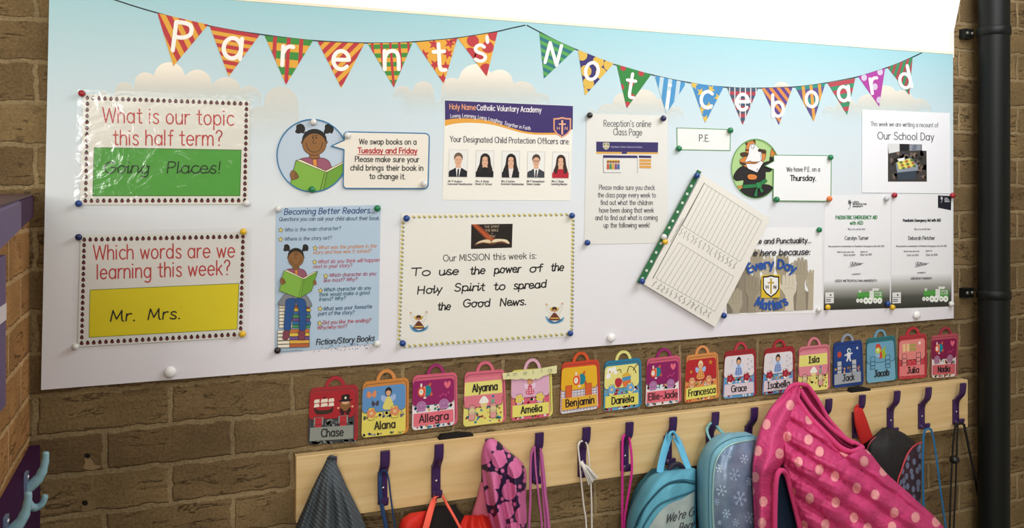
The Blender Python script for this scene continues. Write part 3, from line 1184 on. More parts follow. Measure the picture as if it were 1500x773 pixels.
O = .0129
gc = arc(457.5, 227.8, 51.8, 53, 0, 360, 40)
gr = rrect(504, 193.5, 628, 276, 5)
r = paper('sign', gc, 'round picture sign of a girl reading, with a book swap speech bubble', 'sign', O, '#b9c8d8')
a = Art(O)
a.mask = arc(457.5, 227.8, 51.5, 52.7, 0, 360, 40)
girl(a, lambda x, y: (400 + x / 5.95, 160 + y / 5.95), .7)
a.mask = None
a.build('picture', r)
a = Art(O + .0022)
a.line('#2a6f9c', gc, 1.7, True)
a.build('blue_outline', r)
a = Art(O + .0026)
bub = [(503.8, 198), (506, 194), (510, 193), (623, 195.3), (627, 197), (628.8, 200), (627, 271.5), (625, 275), (621, 276), (507, 275.8), (503.8, 274), (502.8, 270), (504, 219), (485.5, 213.8), (504.5, 205)]
a.poly('#e6e0d4', bub)
a.line('#2a6f9c', bub, 1.7, True)
bb_ = a.build('speech_bubble', r)
a = Art(O + .003)
for t, x0, x1, y, c, w in (('We swap books on a', 526.4, 609.6, 211, INK, 1.15), ('Tuesday and Friday', 524.4, 611, 224, '#b3282c', 1.5), ('Please make sure your', 520.5, 614, 236.7, INK, 1.15), ('child brings their book in', 513.7, 619.6, 249.2, INK, 1.15), ('to change it.', 541.5, 593.6, 261.7, INK, 1.15)):
    a.text(c, t, x0, y, x1, y + .5, 5.2, w)
a.line('#b3282c', [(524, 226.3), (611, 226.8)], .9)
a.build('lettering', bb_)


# ---- small portrait photograph
def shield(a, x, y, w, h, edge, fill, cross, ew):
    s = [(x, y + h * .06), (x + w * .25, y + h * .05), (x + w * .5, y), (x + w * .75, y + h * .05), (x + w, y + h * .06), (x + w, y + h * .62), (x + w * .82, y + h * .83), (x + w * .5, y + h), (x + w * .18, y + h * .83), (x, y + h * .62)]
    a.poly(edge, s)
    cx, cy = x + w / 2, y + h / 2
    a.poly(fill, [(cx + (px - cx) * (1 - ew), cy + (py - cy) * (1 - ew)) for px, py in s])
    a.poly(cross, [(cx - w * .05, y + h * .15), (cx + w * .05, y + h * .15), (cx + w * .05, y + h * .84), (cx - w * .05, y + h * .84)])
    a.poly(cross, [(cx - w * .2, y + h * .31), (cx + w * .2, y + h * .31), (cx + w * .2, y + h * .38), (cx - w * .2, y + h * .38)])
    a.text(cross, 'H', x + w * .21, y + h * .62, x + w * .34, y + h * .62, h * .1, ew * 4.5)
    a.text(cross, 'N', x + w * .66, y + h * .62, x + w * .79, y + h * .62, h * .1, ew * 4.5)


def portrait(r, q, hair, longhair, suit, tie, shirt, skin='#d9ab8e', off=.013, bgc='#e4e3e0', black=False, specs=False):
    f = quadmap(*q)
    a = Art(off)
    a.mask = list(q)
    m = lambda pts: [f(u, v) for u, v in pts]
    a.poly(bgc, q)
    if longhair:
        a.poly(hair, m(cat([(.5, .1), (.75, .2), (.84, .5), (.9, .82), (.1, .82), (.2, .5), (.27, .2)], 4, True)))
    a.poly(skin, m([(.38, .5), (.64, .5), (.66, .72), (.36, .72)]))
    a.poly(suit, m(cat([(.0, 1.05), (.02, .8), (.22, .72), (.38, .66), (.66, .66), (.82, .72), (1, .8), (1.02, 1.05)], 3, True)))
    a.poly(shirt, m([(.38, .66), (.66, .66), (.56, 1.0), (.44, 1.0)]))
    if tie:
        a.poly(tie, m([(.48, .7), (.56, .7), (.55, 1.0), (.45, 1.0)]))
    if black:
        a.poly(suit, m(arc(.5, .78, .3, .16)))
    a.poly(hair, m(arc(.5, .28, .24, .18)))
    a.poly(skin, m(arc(.5, .38, .2, .21)))
    a.poly(hair, m(cat([(.29, .36), (.3, .2), (.5, .12), (.7, .2), (.73, .36), (.66, .27), (.5, .22), (.36, .27)], 4, True)))
    if longhair:
        a.poly(hair, m(cat([(.3, .25), (.36, .3), (.32, .6), (.3, .8), (.14, .8), (.2, .5)], 4, True)))
        a.poly(hair, m(cat([(.7, .25), (.64, .3), (.7, .6), (.7, .8), (.88, .8), (.8, .5)], 4, True)))
    for u in (.42, .58):
        a.poly('#3a2c28', m(arc(u, .37, .03, .015, 0, 360, 8)))
        if specs:
            a.line('#2c2624', m(arc(u, .37, .07, .04, 0, 360, 10)), .35, True)
    a.line('#a5525a', m([(.43, .48), (.5, .495), (.57, .48)]), .5)
    a.mask = None
    a.line('#b9b7b2', q, .35, True)
    a.build('portrait_photo', r)


# ---- academy sheet
O = .0126
aq = [(651.8, 146.8), (839.4, 155), (835.5, 293.6), (648, 292.8)]
r = paper('notice', aq, 'white staff notice with a purple header, gold wave and five portraits', 'notice', O, '#e9e6dd')
zz = lambda pts: [(620 + x / 3.865, 120 + y / 3.865) for x, y in pts]
a = Art(O)
wave = cat(zz([(123, 215), (180, 207), (250, 206), (330, 212), (400, 227), (480, 253), (560, 277), (640, 287), (735, 287), (790, 280), (846, 268)]), 5)
wave2 = cat(zz([(122, 249), (180, 236), (250, 231), (330, 234), (400, 244), (480, 266), (560, 288), (640, 298), (735, 299), (760, 297), (780, 294)]), 5)
a.poly('#3c2f68', [(651.8, 147), (839.3, 155.2)] + wave[::-1])
a.poly('#dfa042', wave[:-8] + wave2[::-1])
hd = a.build('header_band', r)
a = Art(O + .0006)
a.text('#dd9a78', 'Holy Name', 658.8, 159.8, 696.8, 161, 5.2, 1.15)
a.text('#e9e4ea', 'Catholic Voluntary Academy', 698.8, 161.2, 792.8, 164.6, 5.2, 1.0)
a.text('#e2dcea', 'Loving, Learning, Living, Laughing: Together in Faith', 0, 0, 0, 0, 3.6, .65, base=cat(zz([(155, 203), (230, 200), (310, 208), (390, 222), (450, 240), (520, 258), (605, 273)]), 4))
a.build('lettering', hd)
a = Art(O + .0008)
shield(a, 810.6, 171.2, 26, 30.5, '#d99a78', '#3c2f68', '#e0a98a', .16)
a.build('crest', r)
a = Art(O + .0004)
a.text('#3a3548', 'Your Designated Child Protection Officers are:', 659.5, 207.6, 834, 211.2, 5.6, .95)
for i, (l1, l2) in enumerate((('Mr P Hughes', 'Executive Headteacher'), ('Mrs A Wale', 'Head of School'), ('Mrs S Hurley', 'Assistant Headteacher'), ('Mr P Stewardson', 'Senior Leader'), ('Mrs C Shaw', 'Learning Mentor'))):
    x0, w1, w2 = ((142, 78, 136), (297, 75, 90), (443, 75, 128), (588, 97, 76), (728, 68, 88))[i]
    a.text('#45434a', l1, 620 + x0 / 3.865, 120 + 567 / 3.865, 620 + (x0 + w1) / 3.865, 120 + 568 / 3.865, 2.0, .5)
    a.text('#45434a', l2, 620 + (x0 - 2) / 3.865, 120 + 582 / 3.865, 620 + (x0 + w2) / 3.865, 120 + 584 / 3.865, 2.0, .5)
a.build('lettering', r)
portrait(r, zz([(148, 383), (253, 385), (248, 538), (143, 537)]), '#6b5a4a', False, '#1f1f26', '#15151a', '#e8e6e6', off=O + .0003)
portrait(r, zz([(300, 388), (402, 389), (397, 540), (296, 538)]), '#2a2220', True, '#1c1b1e', None, '#1c1b1e', off=O + .0003, black=True)
portrait(r, zz([(447, 390), (548, 391), (543, 542), (444, 541)]), '#241d1c', True, '#232025', None, '#e4dcd8', off=O + .0003)
portrait(r, zz([(592, 393), (690, 394), (686, 542), (588, 541)]), '#4d3b30', False, '#3c3f46', '#23252c', '#e8e6e6', off=O + .0003, specs=True)
portrait(r, zz([(733, 396), (826, 397), (823, 545), (729, 544)]), '#3c2a24', True, '#b02434', None, '#b02434', off=O + .0003)

# ---- readers poster
O = .0128
pq = [(403.5, 303), (558.5, 298.5), (555.3, 504), (401.3, 519.5)]
r = paper('poster', [(404.5, 304.5), (557.5, 300), (554.5, 502.5), (402.5, 518)], 'pale blue poster of reading questions with a girl sitting on books', 'poster', O, '#b4cadf', film=pq)
zp = lambda x, y: (380 + x / 3.22, 290 + y / 3.22)
a = Art(O)


def L_(c, t, x0, y0, x1, y1, xh, w, sl=.18):
    p, q_ = zp(x0, y0), zp(x1, y1)
    a.text(c, t, p[0], p[1], q_[0], q_[1], xh, w, sl)


L_(NAVY, 'Becoming Better Readers...', 117, 78, 541, 70, 5.6, 1.35)
L_('#3c506f', 'Questions you can ask your child about their book.', 92, 108, 566, 103, 3.6, .85)
tl_, or_, pk_ = '#4a5f7c', '#c98a5e', '#b8586c'
for c, t, x0, y0, x1, y1 in ((tl_, 'Who is the main character?', 119, 158, 382, 150), (tl_, 'Where is the story set?', 118, 201, 338, 195),
                             (or_, 'What was the problem in the', 279, 241, 551, 233), (or_, 'story and how was it solved?', 253, 264, 526, 256),
                             (pk_, 'What do you think will happen', 277, 308, 565, 299), (pk_, 'next in your story?', 254, 331, 435, 325),
                             ('#a5506e', 'Which character do you', 330, 372, 548, 363), ('#a5506e', 'like most? Why?', 304, 396, 460, 390),
                             ('#3f6f7c', 'Which character do you', 304, 440, 524, 430), ('#3f6f7c', 'think would make a good', 281, 463, 517, 453), ('#3f6f7c', 'friend? Why?', 281, 486, 405, 479),
                             ('#46607f', 'What was your favourite', 301, 530, 530, 518), ('#46607f', 'part of the story?', 278, 553, 446, 546),
                             ('#b85560', 'Did you like the ending?', 299, 595, 525, 583), ('#b85560', 'Why/why not?', 273, 619, 412, 611)):
    L_(c, t, x0, y0, x1, y1, 3.5, .78)
L_('#20242c', 'Fiction/Story Books', 268, 692, 541, 672, 5.4, 1.3)
scribble(a, '#56606e', *zp(103, 725), *zp(205, 719), 1.6, .5, 26, 3)
rr = random.Random(3)
for k in range(46):
    t = rr.random()
    x, y = zp(255 + 290 * t, 715 - 24 * t + rr.uniform(-14, 14))
    a.ell('#3f5f8c', x, y, .75, n=6)
a.build('lettering', r)
a = Art(O)
for x, y in ((101, 151), (100, 195), (263, 236), (261, 302), (313, 368), (288, 436), (286, 522), (284, 590)):
    a.poly('#3d3a2a', star(*zp(x, y), 4.4, 8, .5))
    a.poly('#e3cf6a', star(*zp(x, y), 3.2, 8, .5))
a.build('star_bullets', r)
a = Art(O + .0003)
z4 = lambda x, y: (400 + x / 4.55, 350 + y / 4.55)


def lower():
    lc = '#2c2420'
    M = lambda pts: [z4(x, y) for x, y in pts]
    cols = ['#b5623a', '#d9b84a', '#3f6f9c', '#4f8a5a', '#6a4f86', '#2f6c9c', '#3f8a5a']
    for k, c in enumerate(cols):
        y = 440 + 22 * k
        a.outl('#e6dfcc', lc, M([(40, y), (130, y - 3), (130, y + 18), (40, y + 19)]), .5)
        a.outl(c, lc, M([(128, y - 2), (246 + (k % 2) * 5, y + 2), (246 + (k % 2) * 5, y + 21), (128, y + 19)]), .5)
    for k, c in enumerate(['#c0703c', '#d9b84a', '#6a4f86', '#d9a84a', '#b5623a']):
        y = 600 + 24 * k
        a.outl('#e6dfcc', lc, M([(30, y + 8), (112, y + 5), (112, y + 26), (30, y + 28)]), .5)
        a.outl(c, lc, M([(110, y + 2), (242, y), (242, y + 22), (110, y + 25)]), .5)
    a.outl('#7d7f86', lc, M(cat([(38, 440), (55, 395), (90, 365), (200, 365), (240, 400), (254, 452), (150, 440)], 4, True)), .5)
    a.outl('#27508a', lc, M(cat([(85, 410), (110, 395), (150, 400), (140, 470), (125, 540), (112, 610), (74, 605), (76, 520), (82, 450)], 4, True)), .5)
    a.outl('#27508a', lc, M(cat([(150, 400), (190, 395), (218, 420), (222, 520), (212, 610), (176, 612), (176, 520), (165, 450)], 4, True)), .5)
    a.outl('#7d3f4f', lc, M(cat([(72, 612), (105, 612), (108, 640), (98, 668), (66, 668), (66, 640)], 4, True)), .5)
    a.outl('#7d3f4f', lc, M(cat([(172, 612), (208, 612), (214, 645), (205, 672), (174, 670), (170, 640)], 4, True)), .5)


girl(a, lambda x, y: z4(152 + (x - 360) * .5, 130 + (y - 300) * .55), .45, lower)
a.build('picture', r)

# ---- mission notice
O = .013
mq = [(586, 310.5), (842.6, 311.2), (839, 494), (580, 512)]
r = paper('notice', inset(mq, 1.5), 'white mission notice with a star border and black handwriting', 'notice', O, '#eae8e1', film=mq)
zm = lambda x, y: (570 + x / 3.514, 300 + y / 3.514)
a = Art(O)
for p_, q_, n_ in (((98, 62), (912, 49), 31), ((945, 80), (938, 640), 29), ((75, 727), (915, 664), 31), ((70, 92), (50, 690), 29)):
    for k in range(n_):
        t = k / (n_ - 1)
        x, y = zm(p_[0] + (q_[0] - p_[0]) * t, p_[1] + (q_[1] - p_[1]) * t)
        a.off = O + .0001
        a.ell('#7c8a86', x + .9, y + .9, 2.2, 1.8, n=8)
        a.off = O + .00016
        a.poly('#cdbb62', star(x - .3, y - .2, 2.6, 12 * k, .5))
a.build('star_border', r)
a = Art(O)
p4 = [zm(423, 100), zm(636, 97), zm(632, 220), zm(421, 227)]
f = quadmap(*p4)
m = lambda pts: [f(u, v) for u, v in pts]
a.poly('#241d1a', p4)
a.mask = p4
a.poly('#8a3f22', m([(0, 0), (.16, 0), (.62, .66), (.42, .72)]))
a.poly('#b55a30', m([(.03, 0), (.1, 0), (.56, .66), (.46, .7)]))
a.poly('#7b4a2e', m(cat([(.08, .86), (.2, .7), (.4, .68), (.5, .74), (.6, .67), (.86, .68), (.95, .84), (.7, .78), (.5, .84), (.3, .78)], 4, True)))
a.poly('#e0cda8', m(cat([(.12, .8), (.22, .68), (.4, .63), (.49, .72), (.46, .78), (.28, .74)], 4, True)))
a.poly('#e6d8b8', m(cat([(.5, .73), (.6, .62), (.86, .66), (.93, .84), (.76, .72), (.56, .76)], 4, True)))
a.mask = None
for t, u, v, w_ in (('THE SPIRIT', .5, .15, .36), ('THE BIBLE', .5, .3, .32), ('+', .51, .42, .03), ('YOU', .51, .54, .14)):
    p_, q_ = f(u - w_ / 2, v), f(u + w_ / 2, v)
    a.text('#b9a48c', t, p_[0], p_[1], q_[0], q_[1], 2.0, .5)
a.build('picture', r)
for cx, cy in ((152, 605), (851, 562)):
    a = Art(O)
    M = lambda pts: [zm(cx + x, cy + y) for x, y in pts]
    a.poly('#7fb0cc', M(cat([(-48, 10), (-20, 25), (0, 40), (30, 30), (48, 12), (45, 35), (10, 50), (-30, 45)], 4, True)))
    a.poly('#3f6f9c', M(cat([(-40, 22), (0, 40), (40, 22), (25, 42), (-15, 46)], 4, True)))
    a.poly('#d9b85a', M(arc(0, -14, 30, 24)))
    a.line('#6a6a70', M([(-44, -48), (-36, -50), (-22, -20), (-6, -6), (-16, 6), (-34, -14)]), .5, True)
    a.line('#6a6a70', M([(44, -52), (36, -54), (22, -22), (6, -6), (16, 6), (34, -16)]), .5, True)
    a.poly('#e9e6e0', M([(-44, -48), (-36, -50), (-22, -20), (-6, -6), (-16, 6), (-34, -14)]))
    a.poly('#e9e6e0', M([(44, -52), (36, -54), (22, -22), (6, -6), (16, 6), (34, -16)]))
    a.poly('#d9a98c', M(arc(-41, -50, 6, 6, n=8)))
    a.poly('#d9a98c', M(arc(41, -54, 6, 6, n=8)))
    a.poly('#e3ded8', M(cat([(-22, -8), (0, -14), (22, -8), (28, 25), (-28, 25)], 4, True)))
    a.poly('#6f3a30', M(cat([(-16, 8), (0, -8), (18, 8), (26, 30), (-26, 30)], 4, True)))
    a.poly('#c48a6c', M(arc(0, -22, 9, 11, n=10)))
    a.poly('#3f2a22', M(cat([(-12, -14), (-11, -32), (0, -38), (11, -32), (12, -14), (7, -24), (-7, -24)], 3, True)))
    a.poly('#d9b85a', M([(-20, 18), (22, 18), (22, 24), (-20, 24)]))
    a.build('small_picture', r)
a = Art(O)
p_, q_ = zm(279, 290), zm(756, 276)
a.text('#454548', 'Our MISSION this week is:', *p_, *q_, 6.1, 1.25)
a.build('lettering', r)
for t, x0, y0, x1, y1 in (('To', 112, 366, 210, 362), ('use', 258, 361, 355, 358), ('the', 417, 357, 492, 354), ('power', 542, 353, 676, 347), ('of', 724, 346, 788, 342), ('the', 833, 341, 897, 338),
                          ('Holy', 147, 458, 270, 452), ('Spirit', 337, 445, 490, 440), ('to', 538, 439, 595, 436), ('spread', 642, 434, 805, 425),
                          ('the', 250, 542, 314, 539), ('Good', 381, 527, 515, 523), ('News.', 572, 521, 702, 514)):
    a = Art(O)
    p_, q_ = zm(x0, y0), zm(x1, y1)
    a.text('#1d1c1d', t, *p_, *q_, 7.4, 1.9, .12, True, wob=.5)
    a.build('handwriting', r)

# ---- class page notice
O = .0128
zc_ = lambda x, y: (840 + x / 3.36, 140 + y / 3.36)
cq = [zc_(62, 85), zc_(468, 95), zc_(465, 727), zc_(50, 735)]
r = paper('notice', inset(cq, 1), 'tall white class page notice with a small purple website banner', 'notice', O, '#e3e2de', film=cq)
a = Art(O)
for t, x0, x1, y0, y1, xh, w in (("Reception's online", 150, 382, 152, 154, 6.2, 1.05), ('Class Page', 197, 337, 194, 196, 6.2, 1.05), ('Please make sure you check', 127, 400, 463, 464, 4.7, .85), ('the class page every week to', 120, 405, 500, 501, 4.7, .85),
                                 ('find out what the children', 134, 390, 537, 538, 4.7, .85), ('have been doing that week', 128, 395, 575, 575, 4.7, .85), ('and to find out what is coming', 108, 413, 612, 611, 4.7, .85), ('up the following week!', 150, 374, 649, 648, 4.7, .85)):
    a.text('#55545a', t, *zc_(x0, y0), *zc_(x1, y1), xh, w)
a.build('lettering', r)
a = Art(O)
a.poly('#3a3268', [zc_(112, 226), zc_(417, 230), zc_(416, 280), zc_(112, 277)])
a.poly('#d9a85a', [zc_(112, 276), zc_(416, 279), zc_(416, 288), zc_(112, 287)])
a.poly('#3a3268', [zc_(238, 276), zc_(263, 276), zc_(263, 287), zc_(238, 287)])
shield(a, *zc_(145, 230), 9.5, 11, '#d9d3b8', '#8a8a6a', '#e3dcc0', .2)
a.text('#aaa4c6', 'Holy Name Catholic Voluntary Academy', *zc_(185, 256), *zc_(338, 257), 1.7, .4)
a.poly('#3a3268', [zc_(146, 293), zc_(315, 295), zc_(315, 307), zc_(146, 306)])
a.line('#6a6a7a', [zc_(146, 306), zc_(148, 379), zc_(235, 379)], .6)
a.line('#8a8a9a', [zc_(315, 307), zc_(316, 380)], .5)
a.poly('#3a3268', [zc_(322, 294), zc_(383, 296), zc_(383, 307), zc_(322, 306)])
for k in range(3):
    a.poly('#d9a050', [zc_(325, 312 + 16 * k), zc_(382, 313 + 16 * k), zc_(382, 325 + 16 * k), zc_(325, 324 + 16 * k)])
for k, c in enumerate(('#c8553f', '#4f8a5a', '#d9a83f', '#8a4f8a', '#3f6fa0')):
    x = 170 + 13 * k
    a.poly(c, [zc_(x - 6, 362), zc_(x - 5, 336), zc_(x + 5, 336), zc_(x + 6, 362)])
    a.ell('#d9a98c', *zc_(x, 330), 1.9, n=10)
    a.ell('#5f4030', *zc_(x, 326), 1.8, 1.1, n=8)
a.poly('#d9a83f', [zc_(165, 316), zc_(228, 316), zc_(228, 322), zc_(165, 322)])
a.build('website_picture', r)

# ---- small P.E. card
O = .0126
eq = [(991, 186.7), (1070.6, 189.2), (1069.8, 221), (991.6, 219.8)]
r = paper('sign', eq, 'small blank white card with a thin green edge and two letters', 'sign', O, '#4f8a4a')
a = Art(O)
a.poly('#e4e5e2', inset(eq, 1.1))
fc = a.build('white_face', r)
a = Art(O + .0003)
a.text('#3a3a3c', 'P.E.', 1024.5, 206.6, 1039.2, 207.2, 6.2, 1.1)
a.build('lettering', fc)

# ---- tiger sign with speech bubble
O = .0128
tc_ = arc(1106.8, 247, 35.2, 43.3, 0, 360, 40)
r = paper('sign', tc_, 'green round sign of a tiger in a dark suit, with a sports day speech bubble', 'sign', O, '#a9c98a')
zt_ = lambda x, y: (1060 + x / 7.02, 190 + y / 7.02)
a = Art(O)
a.mask = arc(1106.8, 247, 34.8, 42.9, 0, 360, 40)
lc = '#2a2622'
M = lambda pts: [zt_(x, y) for x, y in pts]
a.outl('#2c2a2b', lc, M(cat([(150, 690), (190, 600), (430, 560), (510, 600), (470, 640), (400, 700)], 3, True)), .5)
a.outl('#c98a4a', lc, M([(125, 585), (195, 570), (195, 605), (130, 600)]), .5)
a.outl('#2c2a2b', lc, M(cat([(100, 480), (150, 400), (230, 360), (390, 330), (425, 400), (430, 500), (400, 570), (210, 580), (205, 520), (130, 525)], 3, True)), .5)
a.outl('#2c2a2b', lc, M([(400, 340), (470, 320), (475, 275), (520, 290), (525, 325), (440, 375), (500, 405), (480, 432), (420, 435)]), .5)
a.outl('#c98042', lc, M(cat([(480, 265), (490, 205), (505, 195), (515, 225), (535, 230), (535, 262), (510, 275)], 3, True)), .5)
a.outl('#c98042', lc, M(cat([(235, 160), (250, 130), (300, 112), (330, 140), (300, 200), (420, 215), (435, 260), (420, 310), (330, 390), (240, 390), (185, 350), (165, 310), (210, 280), (225, 220)], 3, True)), .5)
for s_ in ([(220, 140), (245, 128), (240, 160)], [(170, 240), (230, 230), (270, 262), (190, 280)], [(225, 200), (270, 205), (230, 220)], [(165, 330), (230, 345), (215, 365), (180, 360)], [(300, 110), (325, 105), (325, 135)], [(350, 205), (430, 205), (435, 245), (395, 240)]):
    a.poly('#4a3a2c', M(cat(s_, 3, True)))
a.outl('#e4e3e4', lc, M(cat([(265, 170), (300, 140), (345, 170), (380, 215), (395, 270), (385, 320), (320, 330), (250, 325), (220, 330), (255, 250)], 3, True)), .5)
a.line(lc, M(arc(300, 172, 18, 24)), .6, True)
a.ell(lc, *zt_(304, 178), .7, n=8)
a.poly('#3a332e', M(cat([(350, 210), (370, 195), (400, 205), (395, 225), (365, 228)], 3, True)))
a.line(lc, M(cat([(250, 330), (275, 318), (300, 345), (340, 330), (385, 322), (378, 240)], 3)), .5)
a.outl('#e4e3e4', lc, M([(225, 350), (330, 350), (385, 318), (410, 335), (345, 440), (250, 400)]), .5)
a.line(lc, M([(335, 405), (352, 400), (340, 425)]), .5)
a.outl('#d07f42', lc, M(cat([(245, 470), (270, 455), (320, 460), (345, 480), (330, 510), (270, 512), (248, 495)], 3, True)), .5)
a.outl('#2f7a4a', lc, M([(195, 565), (340, 555), (430, 500), (450, 530), (370, 590), (200, 605)]), .5)
a.outl('#35854f', lc, M([(330, 545), (380, 535), (395, 590), (345, 605)]), .5)
a.outl('#2f7a4a', lc, M([(335, 600), (350, 600), (345, 690), (310, 680)]), .5)
a.outl('#2f7a4a', lc, M([(365, 598), (385, 590), (415, 630), (385, 650)]), .5)
a.mask = None
a.build('picture', r)
a = Art(O + .0024)
a.line('#5f9450', tc_, 1.2, True)
a.build('green_outline', r)
a = Art(O + .0026)
bub = [(1133.6, 227), (1217.7, 227.9), (1217, 294.6), (1132.6, 293.8), (1133.2, 248), (1120.6, 243), (1133.5, 236)]
a.poly('#e8e9ea', bub)
a.line('#4f8a4a', bub, 1.1, True)
bb_ = a.build('speech_bubble', r)
a = Art(O + .003)
a.text('#333336', 'We have P.E. on a', 1152.5, 251.2, 1201, 251, 4.4, .8)
a.text('#242427', 'Thursday.', 1157.7, 264.6, 1195, 264.4, 5.2, 1.35)
a.build('lettering', bb_)

# ---- attendance poster (partly behind the register)
O = .0126
dq = [(1064, 333), (1203, 333), (1205.3, 458.5), (1062, 461)]
r = paper('poster', dq, 'white attendance poster with raised hands and a small yellow crest', 'poster', O, '#e9e9ea')
ze = lambda x, y: (920 + x / 2.973, 230 + y / 2.973)
a = Art(O + .0028)
a.text('#2f2f33', 'Attendance and Punctuality...', 1068, 357.5, 1188, 355.3, 4.9, 1.3, .05)
a.text('#2f2f33', 'We are here because:', 1072, 375.3, 1186, 372.6, 5.8, 1.5, .2)
a.build('lettering', r)
a = Art(O)
hp = [ze(425, 440), ze(808, 440), ze(806, 664), ze(430, 682)]
a.mask = [ze(425, 380), ze(812, 380), ze(806, 664), ze(428, 682)]


def hand(cx, top, w, c, c2, flip=1):
    """raised open hand: four fingers, thumb, palm, arm; w = its width"""
    M = lambda pts: [ze(cx + flip * x * w, top + y * w) for x, y in pts]
    for x, y, b0 in ((-.36, .2, -.34), (-.13, .02, -.11), (.11, 0, .11), (.34, .14, .33)):
        a.poly(c, M(cat([(x - .1, y + .12), (x - .03, y), (x + .05, y + .01), (x + .1, y + .14), (b0 + .11, .95), (b0 - .11, .95)], 3, True)))
    a.poly(c, M(cat([(-.78, .72), (-.66, .66), (-.4, 1.0), (-.36, 1.25), (-.52, 1.2)], 3, True)))
    a.poly(c, M(cat([(-.46, .85), (0, .78), (.46, .85), (.44, 1.3), (.27, 1.65), (.3, 2.4), (.34, 4.5), (-.34, 4.5), (-.28, 2.4), (-.25, 1.65), (-.46, 1.25)], 3, True)))
    for x in (-.23, 0, .22):
        a.line(c2, M([(x, .35), (x, .92)]), .45, up=False)
    a.line(c2, M(cat([(-.35, 1.15), (-.1, 1.05), (.3, 1.1)], 3)), .4, up=False)


a.poly('#8a8171', [ze(425, 575), ze(470, 540), ze(540, 520), ze(640, 560), ze(700, 540), ze(808, 600), ze(806, 664), ze(430, 682)])
for h in ((500, 440, 62, '#8d8474', '#6f6757'), (560, 400, 60, '#a59b87', '#7d7464', -1), (610, 430, 58, '#b8ae99', '#8d8472'), (672, 420, 60, '#a0967f', '#7a7160', -1), (452, 500, 58, '#7d7566', '#5f584b'), (800, 490, 52, '#b3a993', '#8d8370', -1), (752, 436, 66, '#a39a86', '#7a715f'), (540, 510, 62, '#968c79', '#70685a', -1), (702, 500, 66, '#d0c7b4', '#a0967f'), (470, 570, 60, '#a89e8a', '#7d7464')):
    hand(*h)
a.mask = None
hb = a.build('picture', r)
a = Art(O + .003)
a.poly('#d9b838', [ze(581, 514), ze(662, 511), ze(661, 611), ze(580, 613)])
shield(a, *ze(587, 513), 24, 33, '#1c1c20', '#e9e9ea', '#b59a2c', .14)
x_, y_ = ze(587, 513)
a.text('#1c1c20', 'H', x_ + 4.6, y_ + 20, x_ + 7.6, y_ + 20, 3.2, .9)
a.text('#1c1c20', 'N', x_ + 16.4, y_ + 20, x_ + 19.4, y_ + 20, 3.2, .9)
a.build('crest', r)
a = Art(O + .0026)
bl = '#2f55a0'
a.text(bl, 'Every Day', 0, 0, 0, 0, 8.3, 3.0, base=cat([ze(528, 504), ze(570, 490), ze(625, 482), ze(680, 488), ze(722, 505)], 4))
a.build('blue_lettering', r)
a = Art(O + .0026)
a.text(bl, 'Matters', 0, 0, 0, 0, 8.6, 3.0, base=cat([ze(553, 645), ze(590, 660), ze(625, 663), ze(660, 657), ze(697, 640)], 4))
a.build('blue_lettering', r)

# ---- two certificates: grey fade and a green toy train at the foot
fm, nt, bs = new_mat('printed_fade')
uvn = node(nt, 'ShaderNodeUVMap')
su = node(nt, 'ShaderNodeSeparateXYZ')
nt.links.new(uvn.outputs[0], su.inputs[0])
cr = node(nt, 'ShaderNodeValToRGB')
nt.links.new(su.outputs[1], cr.inputs[0])
cr.color_ramp.elements[0].color = lin('#e6e7ea')
cr.color_ramp.elements[1].color = lin('#35362f')
for p_, c_ in ((.36, '#9a9a94'), (.66, '#52534c')):
    e = cr.color_ramp.elements.new(p_)
    e.color = lin(c_)
nt.links.new(cr.outputs[0], bs.inputs['Base Color'])
bs.inputs['Roughness'].default_value = .6
bs.inputs['Specular IOR Level'].default_value = .12


